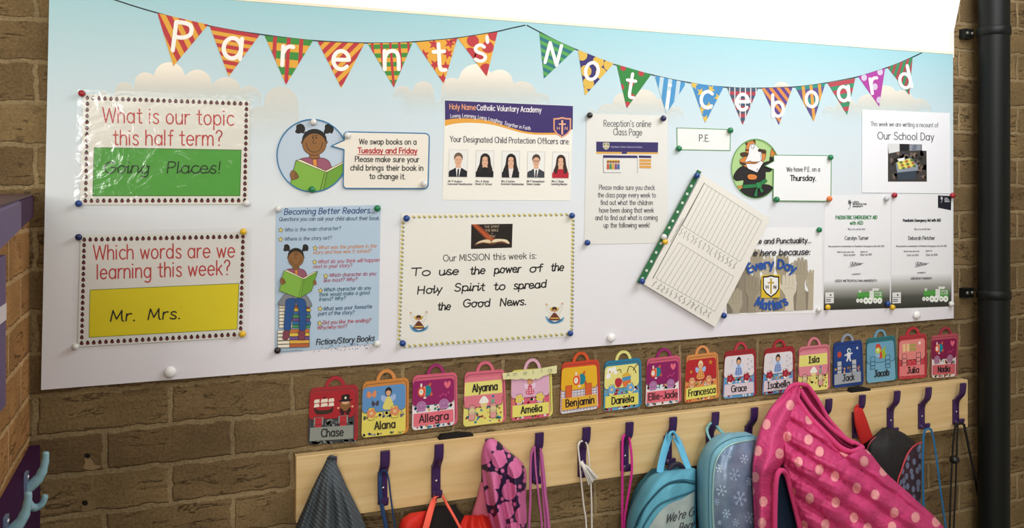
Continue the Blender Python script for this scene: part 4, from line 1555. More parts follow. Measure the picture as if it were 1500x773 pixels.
def certificate(q, label, z, dark_logo, lines, sign, ty, fade0):
    O = .0126
    r = paper('certificate', q, label, 'certificate', O, '#e6e7ea', .4, group=None)
    f = quadmap(*q)
    b = B()
    o = O + .00006
    b.face([P(*f(0, fade0), o), P(*f(1, fade0), o), P(*f(1, 1), o), P(*f(0, 1), o)], fm)
    b.uv = [(0, 0), (1, 0), (1, 1), (0, 1)]
    tag(b.build('dark_foot', r), 'printed fade to dark grey')
    a = Art(O + .0002)
    if dark_logo:
        a.poly('#20222c', [z(750, 62), z(826, 65), z(824, 147), z(750, 132)])
        lx, ly, lc, k = 771, 78, '#c9cad2', .62
    else:
        lx, ly, lc, k = 250, 102, '#2f3038', 1.0
    for i in range(5):
        ang = i * 72
        a.line(lc, [z(lx + k * (9 * math.cos(math.radians(ang + t)) * (t / 240)), ly + k * 16 * math.sin(math.radians(ang + t)) * (t / 240)) for t in range(0, 260, 40)], .55)
    a.line(lc, cat([z(lx + 4 * k, ly + 14 * k), z(lx + 2 * k, ly + 26 * k), z(lx - 8 * k, ly + 42 * k)], 3), .6)
    if dark_logo:
        a.text(lc, 'LEEDS', *z(788, 82), *z(806, 82), 1.0, .35)
        a.text(lc, 'BECKETT', *z(788, 91), *z(814, 91), 1.0, .35)
        a.text(lc, 'UNIVERSITY', *z(788, 100), *z(818, 100), 1.0, .35)
    else:
        a.text(lc, 'LEEDS', *z(268, 104), *z(302, 104), 1.5, .5)
        a.text(lc, 'METROPOLITAN', *z(268, 116), *z(345, 116), 1.5, .5)
        a.text(lc, 'UNIVERSITY', *z(268, 129), *z(326, 129), 1.5, .5)
    a.build('logo', r)
    a = Art(O + .0002)
    for c, t, x0, x1, y, xh, w in lines:
        a.text(c, t, *z(x0, y), *z(x1, y - 1), xh, w)
    sx, sy = sign
    a.line('#6a6b74', [z(sx - 30 + 1.0 * k + 6 * math.sin(k * 1.3), sy + 14 * math.sin(k * .9) * (1 - k / 90)) for k in range(0, 64, 2)], .55, smooth=True)
    a.line('#6a6b74', cat([z(sx - 40, sy + 18), z(sx, sy + 10), z(sx + 45, sy - 6)], 3), .5)
    a.build('lettering', r)
    tx, tyy = ty
    a = Art(O + .0003)
    G1, G2, W_ = '#4f9a45', '#3f7f3a', '#d9dcd6'
    M = lambda pts: [z(tx + x, tyy + y) for x, y in pts]
    a.poly(G1, M([(5, 22), (72, 18), (72, 62), (5, 60)]))
    a.poly(G2, M([(5, 46), (72, 44), (72, 62), (5, 60)]))
    a.poly('#c3cabd', M([(10, 8), (26, 8), (24, 24), (12, 24)]))
    a.poly(W_, M([(72, 12), (98, 12), (98, 62), (72, 62)]))
    a.poly(W_, M([(88, -2), (128, -2), (122, 12), (90, 12)]))
    a.poly(G1, M([(98, 16), (146, 14), (146, 66), (98, 64)]))
    a.poly('#c9d0c4', M([(104, 20), (140, 18), (140, 42), (104, 42)]))
    a.text(G2, 'AED', *z(tx + 106, tyy + 38), *z(tx + 134, tyy + 37), 2.2, .8)
    for wx, wr in ((6, 11), (26, 12), (52, 18), (76, 18), (105, 15), (130, 17)):
        a.ell('#e6e8e2', *z(tx + wx, tyy + 68), wr / 3.867 * .82, wr / 3.867 * 1.05, n=16)
        a.ell('#8a9a86', *z(tx + wx, tyy + 68), wr / 3.867 * .3, n=8)
    a.build('train_picture', r)
    a = Art(O + .0003)
    cx = 112 if not dark_logo else 492
    a.poly('#dcdcdc', [z(cx, 612), z(cx + 48, 610), z(cx + 48, 672), z(cx, 674)])
    a.ell('#55565c', *z(cx + 30, 626), 1.4, n=8)
    a.line('#55565c', [z(cx + 4, 640), z(cx + 44, 639)], .7)
    for k in (652, 662):
        a.line('#45464c', [z(cx + 5, k), z(cx + 30, k - 1)], 1.2)
    a.build('label_box', r)
    return r


zq = lambda x, y: (1180 + x / 3.867, 270 + y / 3.867)
gr_, dk_, md_ = '#3f7f52', '#35363c', '#7b7c84'
certificate([zq(107, 65), zq(482, 55), zq(477, 700), zq(103, 712)], 'first aid certificate with green heading and dark foot, beside the attendance poster', zq, False,
            [(gr_, 'PAEDIATRIC EMERGENCY AID', 171, 405, 197, 3.3, 1.05), (gr_, 'with AED', 252, 325, 228, 3.3, .95), (md_, 'This is to certify that', 240, 338, 259, 1.9, .5), ('#45464c', 'Carolyn Turner', 223, 357, 314, 3.5, .8),
             (md_, 'Has passed an examination in Paediatric Emergency Aid with AED', 130, 445, 355, 1.7, .5), (md_, 'Valid for three years from', 180, 274, 387, 1.5, .45), (md_, 'Expires on', 312, 351, 385, 1.5, .45),
             (md_, '22nd Jul 2014', 215, 281, 405, 1.8, .5), (md_, '22nd Jul 2017', 310, 376, 403, 1.8, .5), (md_, 'on behalf of', 264, 312, 512, 1.6, .45), ('#55565c', 'LEEDS METROPOLITAN UNIVERSITY', 168, 405, 552, 2.1, .6)], (285, 450), (290, 590), .74)
certificate([zq(487, 55), zq(832, 60), zq(826, 690), zq(484, 703)], 'first aid certificate with a black corner logo, pinned at the end of the board', zq, True,
            [(dk_, 'Paediatric Emergency Aid with AED', 553, 766, 211, 2.5, .95), (md_, 'This is to certify that', 615, 707, 259, 1.9, .5), ('#45464c', 'Deborah Fletcher', 583, 732, 314, 3.5, .8),
             (md_, 'Has passed an examination in Paediatric Emergency Aid with AED', 514, 800, 354, 1.7, .5), (md_, 'Valid for three years from', 556, 644, 383, 1.5, .45), (md_, 'Expires on', 681, 716, 380, 1.5, .45),
             (md_, '22nd Jul 2015', 574, 640, 406, 1.8, .5), (md_, '22nd Jul 2018', 682, 747, 404, 1.8, .5), (md_, 'on behalf of', 634, 680, 504, 1.6, .45), ('#6b6c72', 'LEEDS BECKETT UNIVERSITY', 598, 716, 538, 1.9, .55)], (655, 450), (664, 580), .7)

# ---- recount sheet
O = .0134
sq = [(1263, 160.5), (1391.5, 165.5), (1392, 283.3), (1262.5, 282)]
r = paper('notice', sq, 'white recount sheet with a dark classroom photo, high at the end of the board', 'notice', O, '#e9eaef')
a = Art(O)
a.text('#55555c', 'This week we are writing a recount of', 1275.4, 184.4, 1374.5, 186.4, 4.2, .8)
a.text('#46464e', 'Our School Day', 1285.7, 203.8, 1368, 205.5, 7.0, 1.15)
a.build('lettering', r)
a = Art(O)
f = quadmap((1300.7, 210.2), (1357, 211.5), (1357.8, 266), (1300.7, 266))
m = lambda pts: [f(u, v) for u, v in pts]
a.poly('#3f3c3a', m([(0, 0), (.88, 0), (.88, .17), (1, .17), (1, 1), (0, 1)]))
a.poly('#d6d8da', m([(0, 0), (.3, 0), (.3, .2), (.02, .26)]))
a.poly('#22242a', m([(.32, 0), (.54, 0), (.54, .18), (.32, .18)]))
a.poly('#8a8f9a', m([(.56, 0), (.86, 0), (.86, .16), (.56, .18)]))
a.poly('#6a7080', m([(.66, .02), (.76, .02), (.72, .16), (.62, .16)]))
rr = random.Random(5)
for k in range(60):
    u, v = rr.uniform(.03, .97), rr.uniform(.24, .9)
    c = rr.choice(['#5a4a40', '#2a2624', '#7d6a5c', '#4a4650', '#6b5f58', '#332f2c', '#8a7a6a'])
    a.off = O + .0003
    a.poly(c, m(arc(u, v, rr.uniform(.03, .06), rr.uniform(.04, .09), 0, 360, 8)))
a.off = O + .0004
a.poly('#3a4450', m([(.22, .66), (.74, .66), (.7, .95), (.26, .95)]))
a.poly('#8a93a0', m([(.2, .5), (.58, .36), (.78, .58), (.76, .7), (.24, .76)]))
a.poly('#d9cf6a', m([(.24, .48), (.56, .38), (.72, .58), (.28, .68)]))
for k in range(9):
    u, v = .32 + .14 * (k % 3) + .03 * (k // 3), .47 + .075 * (k // 3) - .03 * (k % 3)
    a.poly('#a5683c' if k % 2 else '#5f7a3a', m(arc(u + .02, v + .02, .045, .035, 0, 360, 10)))
a.poly('#eceef0', m([(.24, .4), (.44, .36), (.42, .44), (.28, .46)]))
a.build('classroom_photo', r)

# ---- register in a clear wallet with a green punched edge, hung at a slant
O = .021
wq = [(1022.6, 249), (1130, 320), (1047.8, 481.6), (936, 414)]
r = thing('register', P(1045, 481, O), 'slanted paper register in a clear wallet with a green punched edge', 'register')
dn = Vector((0, 0, 0))
b = B()
b.prism([(1028, 255), (1128, 321), (1047.5, 479), (943, 416)], O - .0012, O, ink('#e9e6df', .5, .3, name='paper'))
b.build('paper_sheet', r)
a = Art(O)
gq = lambda x, y: (920 + x / 2.973, 230 + y / 2.973)
a.line('#3a3a3c', [gq(332, 113), gq(108, 528)], 1.1)
gc_ = '#8f8e8c'
T1 = quadmap(gq(332, 115), gq(583, 278), gq(488, 455), gq(236, 298))
T2 = quadmap(gq(222, 372), gq(460, 520), gq(378, 672), gq(122, 528))
for T, n in ((T1, 15), (T2, 14)):
    for k in range(n + 1):
        a.line(gc_, [T(k / n, 0), T(k / n, 1)], .55, up=False)
    for v in (0, 1):
        a.line(gc_, [T(0, v), T(1, v)], .6, up=False)
a.build('printed_table', r)
a = Art(O)
rr = random.Random(11)
for T, n in ((T1, 15), (T2, 14)):
    for k in range(n):
        p_ = T((k + .35) / n, 1.05)
        pts = [p_]
        for i in range(5):
            q_ = T((k + .35 + rr.uniform(-.24, .3)) / n, 1.07 + .035 * i)
            pts.append(q_)
        a.line('#8a898c', pts, .8, smooth=True)
p_, q_ = gq(186, 372), gq(240, 272)
scribble(a, '#77767a', *p_, *q_, 2.2, .6, 34, 4)
a.build('names', r)
b = B()
so = O + .0035
b.prism([(1021.5, 248.6), (1027.6, 251.5), (941.2, 417), (933.2, 413.2)], so - .0012, so, ink('#2f6b45', .35, .5, name='green_plastic'))
st_ = b.build('punched_strip', r)
a = Art(so)
for t in (.05, .13, .2, .28, .36, .44, .5, .64, .72, .8, .88, .95):
    cx, cy = 1024.3 + (937 - 1024.3) * t, 250.2 + (415.2 - 250.2) * t
    a = Art(so)
    a.poly('#cfd6cf', [(cx - 1.6, cy - 1.4), (cx + 1.8, cy - 1), (cx + 1.2, cy + 2.6), (cx - 2.2, cy + 2)])
    tag(a.build('punched_slot', st_), 'pale punched slot')
b = B()
b.face([P(*p, O + .0028) for p in wq], lam)
tag(b.build('clear_wallet', r), 'clear plastic wallet')

# ================================================================ push pins, each by itself
PINC = {'red': '#a02430', 'blue': '#1f4288', 'navy': '#1f2454', 'white': '#dcdcda', 'yellow': '#e0b62c', 'green': '#1d7a4a', 'black': '#262422', 'orange': '#e07a3c', 'pale grey': '#c2c4c6'}
SG, SY, SB = 'the green panelled topic sign', 'the yellow panelled words sign', 'the girl reading sign'
for x, y, c, where, off in (
        (120, 137, 'red', 'top corner of ' + SG, .0156), (115.5, 298, 'blue', 'lower corner of ' + SG, .0156), (361, 297.5, 'white', 'lower corner of ' + SG, .0156),
        (115.5, 347, 'navy', 'upper corner of ' + SY, .0156), (356, 339, 'yellow', 'upper corner of ' + SY, .0156), (110.5, 507, 'white', 'lower corner of ' + SY, .0156), (355, 488.5, 'yellow', 'lower corner of ' + SY, .0156),
        (458.6, 179, 'white', 'top of the circle of ' + SB, .0131), (456.5, 277.5, 'green', 'bottom of the circle of ' + SB, .0131), (508.5, 198.5, 'white', 'upper corner of the book swap bubble', .0157), (620.5, 269, 'white', 'lower corner of the book swap bubble', .0157),
        (407, 305.5, 'white', 'upper corner of the pale blue readers poster', .0147), (552, 305, 'green', 'upper corner of the pale blue readers poster', .0147), (406, 512.5, 'black', 'lower corner of the pale blue readers poster', .0147), (551.5, 503, 'white', 'lower corner of the pale blue readers poster', .0147),
        (594.5, 319.5, 'blue', 'upper corner of the mission notice, beside the readers poster', .0149), (836.5, 315.5, 'blue', 'upper corner of the mission notice, beside the class page notice', .0149), (834, 487.5, 'blue', 'lower corner of the mission notice, farther from the readers poster', .0149), (588.8, 502, 'blue', 'lower corner of the mission notice, beside the readers poster', .0149),
        (862.5, 169, 'black', 'upper corner of the class page notice', .0147), (970, 173.5, 'navy', 'upper corner of the class page notice', .0147), (859, 355, 'blue', 'lower corner of the class page notice', .0147),
        (1068, 191, 'green', 'upper corner of the small two letter card', .0128), (992.8, 217.5, 'green', 'lower corner of the small two letter card', .0128),
        (1214.6, 230.4, 'green', 'upper corner of the sports day bubble', .0157), (1135.7, 292, 'green', 'lower corner of the sports day bubble beside the tiger', .0157), (1213, 291, 'orange', 'lower corner of the sports day bubble', .0157),
        (1019, 257, 'blue', 'top end of the green punched strip', .025), (970.8, 346.7, 'white', 'middle of the green punched strip', .025), (972.5, 353.8, 'yellow', 'middle of the green punched strip', .025), (939, 411.6, 'blue', 'bottom end of the green punched strip', .025), (1058.5, 461.5, 'blue', 'lower corner of the attendance poster behind the slanted register', .0128),
        (1198, 336.3, 'green', 'upper corner of the attendance poster', .0128), (1197.5, 453, 'white', 'lower corner of the attendance poster', .0128),
        (1296.6, 290.7, 'pale grey', 'upper corner of the green headed certificate', .0128), (1210.5, 449.5, 'yellow', 'lower corner of the green headed certificate', .0128), (1298.2, 444.3, 'blue', 'lower corner of the green headed certificate', .0128),
        (1308, 285.8, 'red', 'inner upper corner of the black logo certificate', .0128), (1393, 286, 'red', 'outer upper corner of the black logo certificate', .0128), (1305, 449.5, 'yellow', 'lower corner of the black logo certificate', .0128), (1391, 444.6, 'white', 'lower corner of the black logo certificate', .0128)):
    b = B()
    k = (4.9 if x < 700 else 4.4 if x < 1150 else 4.1) / pxm(x, off)
    c0 = P(x, y, off)
    b.lathe(c0, (0, -1, 0), [(k * .55, 0), (k * .6, k * .25), (k * .95, k * .45), (k, k * .8), (k * .9, k * 1.2), (k * .55, k * 1.5), (k * .12, k * 1.6)], ink(PINC[c], .28, .5, name=c.replace(' ', '_') + '_plastic'), 16)
    tag(b.build('push_pin', None, True), f'{c} push pin at the {where}', 'pin', 'push pins on the noticeboard')

# ================================================================ coat rail
RT = .022
wm, nt, bs = new_mat('pale_wood')
g = node(nt, 'ShaderNodeNewGeometry')
mp = node(nt, 'ShaderNodeMapping')
mp.inputs['Scale'].default_value = (1.6, 30, 30)
nz = node(nt, 'ShaderNodeTexNoise', i_Scale=2.2, i_Detail=6.0, i_Distortion=.6)
nt.links.new(g.outputs['Position'], mp.inputs[0])
nt.links.new(mp.outputs[0], nz.inputs['Vector'])
cr = node(nt, 'ShaderNodeValToRGB')
cr.color_ramp.elements[0].position, cr.color_ramp.elements[0].color = .3, lin('#d6b47c')
cr.color_ramp.elements[1].position, cr.color_ramp.elements[1].color = .7, lin('#e3c795')
nt.links.new(nz.outputs['Fac'], cr.inputs[0])
nt.links.new(cr.outputs[0], bs.inputs['Base Color'])
bs.inputs['Roughness'].default_value = .42
bs.inputs['Specular IOR Level'].default_value = .35
rl, rr_ = P(433.5, 690, RT).x, P(1418, 590, RT).x
rz1 = (P(700, 633.5, RT).z + P(1416, 560, RT).z) / 2
rz0 = (P(798, 714, RT).z + P(660, 733.3, RT).z + P(1416, 626, RT).z) / 3
rail = thing('coat_rail', ((rl + rr_) / 2, -RT / 2, rz0), 'long pale wooden coat rail board on the brick wall below the noticeboard', 'coat rail')
b = B()
b.box((rl, -RT, rz0), (rr_, -.0005, rz1), wm)
o = b.build('board', rail, weld=True)
bv = o.modifiers.new('bevel', 'BEVEL')
bv.width, bv.segments = .0015, 2

# small dark wedges lying on the rail
for x, y, l, h, lab in ((667, 631, 52, 6.5, 'small black rubber strip on the rail below the red-haired girl name card'), (1258, 562.5, 36, 6, 'small black rubber strip on the rail below the astronaut name card')):
    b = B()
    k = pxm(x, .012)
    cxx = P(x, y, .012).x
    pr = [(-l / 2 / k, 0), (l / 2 / k, 0), (l / 2 / k, h * .45 / k), (l * .1 / k, h / k), (-l * .42 / k, h * .9 / k)]
    e0 = [Vector((cxx + a, -.020, rz1 + .0003 + c)) for a, c in pr]
    e1 = [Vector((cxx + a, -.004, rz1 + .0003 + c)) for a, c in pr]
    m = ink('#1d1b1a', .6)
    b.face(e0, m)
    b.face(e1[::-1], m)
    for i in range(5):
        b.face([e0[i], e1[i], e1[(i + 1) % 5], e0[(i + 1) % 5]], m)
    tag(b.build('rubber_strip', None, weld=True), lab, 'strip')

# ---------------------------------------------------------------- purple double hooks
hm = ink('#3d2355', .33, .5, name='purple_enamel')
PROF = cat([(.0035, -.108), (.0035, -.085), (.0035, -.062), (.006, -.048), (.015, -.036), (.0225, -.026), (.0255, -.014), (.0265, -.003), (.0270, .004)], 5)
LOW = cat([(.004, -.100), (.012, -.107), (.019, -.106), (.0225, -.099), (.023, -.092)], 4)


def strip(b, prof, w, th, mat):
    rows = []
    for i, (o_, z_) in enumerate(prof):
        a_, c_ = prof[max(i - 1, 0)], prof[min(i + 1, len(prof) - 1)]
        d = Vector((0, -(c_[0] - a_[0]), c_[1] - a_[1])).normalized()
        nrm = Vector((0, -d.z, d.y)) if d.z >= 0 else Vector((0, -d.z, d.y))
        p = Vector((0, -o_, z_))
        ww = w
        ring = []
        for sx, sn in ((-1, -.7), (-.8, -1), (.8, -1), (1, -.7), (1, .7), (.8, 1), (-.8, 1), (-1, .7)):
            ring.append(p + Vector((sx * ww, 0, 0)) + nrm * (sn * th))
        rows.append(ring)
    b.grid(rows, mat, True)
    b.face(rows[0][::-1], mat)
    b.face(rows[-1], mat)


def hook_parts(root):
    b = B()
    b.box((-.0095, -.003, -.112), (.0095, -.0002, -.045), hm)
    b.build('back_plate', root, weld=True)
    b = B()
    strip(b, PROF, .0096, .0034, hm)
    b.build('upper_prong', root, True)
    b = B()
    strip(b, LOW, .0078, .003, hm)
    b.build('lower_prong', root, True)
    b = B()
    b.lathe((0, -.0065, -.078), (0, -1, 0), [(.0036, 0), (.0036, .0008), (.0012, .0015)], ink('#b9b4c0', .25, .5, 1.0), 12)
    tag(b.build('screw', root, True), 'bare steel screw')


HX = [486, 564, 643, 717, 790, 859, 922, 986, 1048, 1105, 1161, 1214, 1263, 1314, 1360, 1410.5]
HL = ['under the grey knitted garment', 'holding the navy cords', 'holding the coral bag strap', 'under the dotted raincoat', 'holding the mauve cords', 'holding the white tasselled cord', 'holding the magenta cord', 'holding the teal rucksack handle',
      'holding the pale blue rucksack loop', 'bare between the pale blue rucksack and pink coat', 'under the collar of the pink coat', 'bare beside the pink coat collar', 'holding the red strap', 'bare above the black bag', 'holding the bright blue cords', 'holding the black cords, at the end of the rail']
hooks = []
proto = None
for i, (hx, hl) in enumerate(zip(HX, HL)):
    x = P(hx, 600, RT + .026).x
    loc = Vector((x, -RT, rz1 - .004))
    if proto is None:
        proto = bpy.data.objects.new('coat_hook', None)
        COL.objects.link(proto)
        hook_parts(proto)
        h = proto
    else:
        h = proto.copy()
        COL.objects.link(h)
        for ch in list(proto.children):
            c = ch.copy()
            COL.objects.link(c)
            c.parent = h
    h.location = loc
    h.empty_display_size = .02
    tag(h, 'purple double coat hook ' + hl, 'hook', 'purple hooks along the wooden rail')
    hooks.append(loc)
for ch in proto.children:
    ch.matrix_parent_inverse = Matrix()
for h in bpy.data.objects:
    if h.name.startswith('coat_hook') and h.get('group', '').startswith('purple hooks'):
        for ch in h.children:
            ch.matrix_parent_inverse = Matrix()

# ================================================================ name cards, shaped like little rucksacks
SK = '#d9a583'


def fairy(a, f, cx, cy, s, dress, hair, wing='#9fb4dc', spots=None):
    M = lambda pts: [f(cx + x * s, cy + y * s) for x, y in pts]
    for k in (-1, 1):
        a.poly(wing, M(cat([(0, .0), (k * .5, -.25), (k * .55, .05), (k * .3, .2)], 4, True)))
    a.poly(dress, M(cat([(-.1, -.1), (.1, -.1), (.3, .2), (.42, .6), (.0, .72), (-.42, .6), (-.3, .2)], 3, True)))
    if spots:
        for i in range(9):
            a.poly(spots, M(arc(-.24 + .24 * (i % 3), .18 + .18 * (i // 3), .06, .06, 0, 360, 8)))
    a.poly(hair, M(arc(0, -.42, .27, .3)))
    a.poly(SK, M(arc(0, -.36, .19, .2)))
    a.poly(hair, M(cat([(-.24, -.4), (-.1, -.66), (.12, -.66), (.24, -.4), (.08, -.5), (-.1, -.5)], 3, True)))
    a.line('#4a3028', M([(-.08, -.35), (-.05, -.35)]), .5)
    a.line('#4a3028', M([(.05, -.35), (.08, -.35)]), .5)


def flower(a, f, u, v, c, c2, r=.085):
    a.up()
    for k in range(5):
        a.poly(c, [f(u + r * .75 * math.cos(k * 1.2566) + r * .55 * math.cos(t), v + r * .62 * math.sin(k * 1.2566) + r * .45 * math.sin(t)) for t in [i * .785 for i in range(8)]])
    a.poly(c2, [f(u + r * .45 * math.cos(t), v + r * .38 * math.sin(t)) for t in [i * .785 for i in range(8)]])


def tumbler(a, f, cx, cy, s):
    """upside-down circus girl in a teal dress"""
    M = lambda pts: [f(cx + x * s, cy + y * s) for x, y in pts]
    a.poly('#c85a38', M(cat([(.1, -.3), (.35, -.6), (.5, -.5), (.3, -.2)], 3, True)))
    a.poly('#c85a38', M(cat([(.3, .1), (.6, .2), (.55, .45), (.3, .3)], 3, True)))
    a.poly('#1f7f8c', M(arc(.12, 0, .38, .42)))
    a.poly('#e08a7a', M(cat([(-.25, -.3), (-.05, -.3), (-.05, .35), (-.25, .3)], 3, True)))
    a.poly('#d9582c', M(arc(-.42, .05, .34, .38)))
    a.poly('#e8e0d4', M(arc(-.45, .06, .2, .23)))
    a.poly('#3a2a24', M(arc(-.47, .03, .04, .05, 0, 360, 8)))
    a.poly('#e8d9c8', M(arc(-.45, -.45, .1, .16)))
    a.poly('#e8d9c8', M(arc(-.1, .52, .14, .08)))


def heart(a, f, u, v, s, c):
    a.poly(c, [f(u + s * x, v + s * y) for x, y in cat([(0, .9), (-.9, 0), (-.8, -.7), (-.3, -.75), (0, -.3), (.3, -.75), (.8, -.7), (.9, 0)], 3, True)])


def pic_pirate(a, f):
    a.poly('#3a2a22', [f(u, v) for u, v in cat([(.1, .35), (.2, .4), (.42, .4), (.48, .34), (.46, .46), (.16, .47)], 3, True)])
    for u, w in ((.1, .1), (.24, .13), (.4, .1)):
        for k in range(2):
            a.poly('#e6dccb', [f(u + .005 * k, .21 + .075 * k), f(u + w - .005 * k, .205 + .075 * k), f(u + w + .01, .265 + .075 * k), f(u - .01, .27 + .075 * k)])
    a.poly('#2a1c1a', [f(.29, .17), (f(.33, .17)), f(.33, .2), f(.29, .2)])
    M = lambda pts: [f(.74 + x * .2, .32 + y * .2) for x, y in pts]
    a.poly('#3a1f1f', M([(-.5, .35), (.5, .35), (.6, .75), (-.6, .75)]))
    a.poly('#8a5f38', M(cat([(-.5, -.1), (.5, -.1), (.45, .3), (0, .65), (-.45, .3)], 3, True)))
    a.poly('#d9a583', M(arc(0, -.12, .38, .16)))
    a.poly('#241d1c', M(cat([(-.75, -.3), (-.4, -.4), (-.4, -.75), (.4, -.8), (.4, -.4), (.75, -.35), (.4, -.2), (-.4, -.2)], 3, True)))
    a.poly('#e6dccb', M(arc(0, -.52, .12, .12, n=8)))
    a.poly('#d9a583', M(arc(-.72, .32, .12, .1, n=8)))
    a.poly('#d9a583', M(arc(.72, .28, .12, .1, n=8)))
    a.poly('#241d1c', M([(-.4, .75), (-.1, .75), (-.15, .95), (-.45, .95)]))
    a.poly('#241d1c', M([(.1, .75), (.4, .75), (.45, .95), (.15, .95)]))


def pic_fairy(dress, hair, extra, spots=None, wing='#9fb4dc', u=.56):
    def g(a, f):
        fairy(a, f, u, .34, .28, dress, hair, wing, spots)
        extra(a, f)
    return g


def ex_butterfly(a, f):
    for u, v, c, s in ((.2, .24, '#d98a5a', .09), (.28, .41, '#4a4048', .07)):
        for k in (-1, 1):
            a.poly(c, [f(u + k * s * x, v + s * y) for x, y in cat([(0, 0), (.9, -.8), (1.1, .1), (.6, .7)], 3, True)])
    a.line('#d98a5a', cat([f(.1, .3), f(.08, .24), f(.12, .2)], 3), .8)


def ex_hearts(c):
    def g(a, f):
        for u, v in ((.76, .2), (.85, .26), (.74, .31), (.88, .38), (.78, .42)):
            heart(a, f, u, v, .025, c)
        a.line('#b9bcc8', cat([f(.2, .18), f(.26, .22), f(.24, .3), f(.17, .32)], 3), .6)
    return g


def ex_stars(a, f):
    for u, v, s in ((.76, .2, .075), (.16, .36, .06)):
        a.poly('#c98a2c', [f(u + s * x, v + s * .8 * y) for x, y in star(0, 0, 1, 10)])
        a.poly('#8a7a2c', [f(u + s * .3 * x, v + s * .26 * y) for x, y in star(0, 0, 1, 10)])


def pic_tumbler(a, f):
    tumbler(a, f, .3, .3, .24)
    heart(a, f, .78, .22, .08, '#e06a80')
    for u, v in ((.62, .42), (.68, .39), (.74, .41), (.8, .37)):
        a.poly('#c24a78', [f(u + .02 * math.cos(t), v + .018 * math.sin(t)) for t in [i * .785 for i in range(8)]])


def pic_cupcake(a, f):
    M = lambda pts: [f(.48 + x * .13, .57 + y * .13) for x, y in pts]
    a.poly('#e0c88a', M([(-.7, .1), (.7, .1), (.5, .8), (-.5, .8)]))
    a.poly('#eceae4', M(cat([(-.85, .15), (-.6, -.4), (0, -.8), (.6, -.4), (.85, .15), (0, .25)], 4, True)))
    a.poly('#7aa08a', [f(.64, .55), f(.74, .53), f(.73, .63), f(.66, .64)])
    a.poly('#3f6f9c', [f(.7 + .04 * x, .49 + .035 * y) for x, y in star(0, 0, 1, 0, .6, 6)])


def pic_doll(a, f):
    fairy(a, f, .46, .34, .24, '#c8506a', '#c87a3c', '#e6c8dc', '#ecd9e0')


def pic_fox(a, f):
    tumbler(a, f, .5, .36, .26)


def pic_cake(a, f):
    for u, v, r in ((.14, .2, .08), (.25, .17, .06), (.1, .3, .07), (.3, .24, .05)):
        a.poly('#ecebe6', [f(u + r * math.cos(t), v + r * .8 * math.sin(t)) for t in [i * .52 for i in range(12)]])
    a.poly('#cfa83a', [f(.14 + .03 * math.cos(t), .22 + .025 * math.sin(t)) for t in [i * .785 for i in range(8)]])
    a.line('#4a2c24', cat([f(.45, .26), f(.42, .19), f(.34, .21)], 3), 1.1)
    a.line('#4a2c24', cat([f(.62, .26), f(.68, .15), f(.8, .2), f(.86, .3)], 3), 1.1)
    a.line('#4a2c24', cat([f(.78, .24), f(.86, .15), f(.92, .12)], 3), 1.1)
    a.poly('#d9a83f', [f(.48, .3), f(.62, .26), f(.72, .32), (f(.7, .4)), f(.48, .4)])
    a.poly('#4a90b8', [f(.48, .36), f(.72, .34), f(.7, .46), f(.5, .47)])
    a.poly('#d9703f', [f(.48, .44), f(.72, .42), f(.7, .54), f(.52, .55)])
    a.poly('#b03040', [f(u, v) for u, v in cat([(.3, .38), (.4, .36), (.48, .42), (.44, .52), (.36, .55), (.29, .47)], 3, True)])


def pic_space(a, f):
    a.poly('#b8483c', [f(.2 + .09 * x, .27 + .08 * y) for x, y in star(0, 0, 1, 0, .7, 9)])
    M = lambda pts: [f(.52 + x * .16, .28 + y * .16) for x, y in pts]
    W_ = '#d9dade'
    a.poly(W_, M(arc(.05, -.45, .42, .36)))
    a.poly('#2f6f78', M(arc(.1, -.42, .27, .22)))
    a.poly(W_, M(cat([(-.35, -.1), (.3, -.12), (.32, .5), (-.3, .5)], 3, True)))
    a.line(W_, [M([(-.3, 0)])[0], M([(-.8, .15)])[0]], 2)
    a.line(W_, [M([(.3, 0)])[0], M([(.7, -.05)])[0]], 2)
    a.line(W_, [M([(-.15, .5)])[0], M([(-.4, .95)])[0]], 2.2)
    a.line(W_, [M([(.15, .5)])[0], M([(.35, 1.0)])[0]], 2.2)
    a.poly('#d0d4de', [f(.82 + .05 * x, .17 + .045 * y) for x, y in star(0, 0, 1)])


def pic_parrot(a, f):
    a.poly('#9ab03c', [f(u, v) for u, v in [(.5, .3), (.66, .2), (.62, .32), (.68, .42), (.58, .5), (.5, .45)]])
    a.poly('#c8483c', [f(u, v) for u, v in cat([(.3, .22), (.36, .14), (.46, .17), (.5, .3), (.52, .45), (.42, .47)], 3, True)])
    a.poly('#b9c84a', [f(u, v) for u, v in cat([(.3, .26), (.4, .22), (.48, .3), (.4, .37), (.3, .34)], 3, True)])
    a.poly('#e8e4d8', [f(.37 + .035 * math.cos(t), .28 + .03 * math.sin(t)) for t in [i * .785 for i in range(8)]])
    a.poly('#8fb4d0', [f(u, v) for u, v in cat([(.3, .36), (.42, .36), (.44, .44), (.32, .44)], 3, True)])


def pic_shoes(a, f):
    for u in (.12, .26):
        a.poly('#e0c08a', [f(u, .2), f(u + .1, .18), f(u + .12, .36), f(u + .02, .38)])
    for k in range(6):
        u, v = .42 + .08 * (k % 3), .24 + .09 * (k // 3)
        a.poly('#a89a5a', [f(u + .05 * math.cos(t), v + .045 * math.sin(t)) for t in [i * .785 for i in range(8)]])
    a.poly('#ecdcd0', [f(.74 + .06 * x, .2 + .05 * y) for x, y in star(0, 0, 1, 0, .6, 5)])


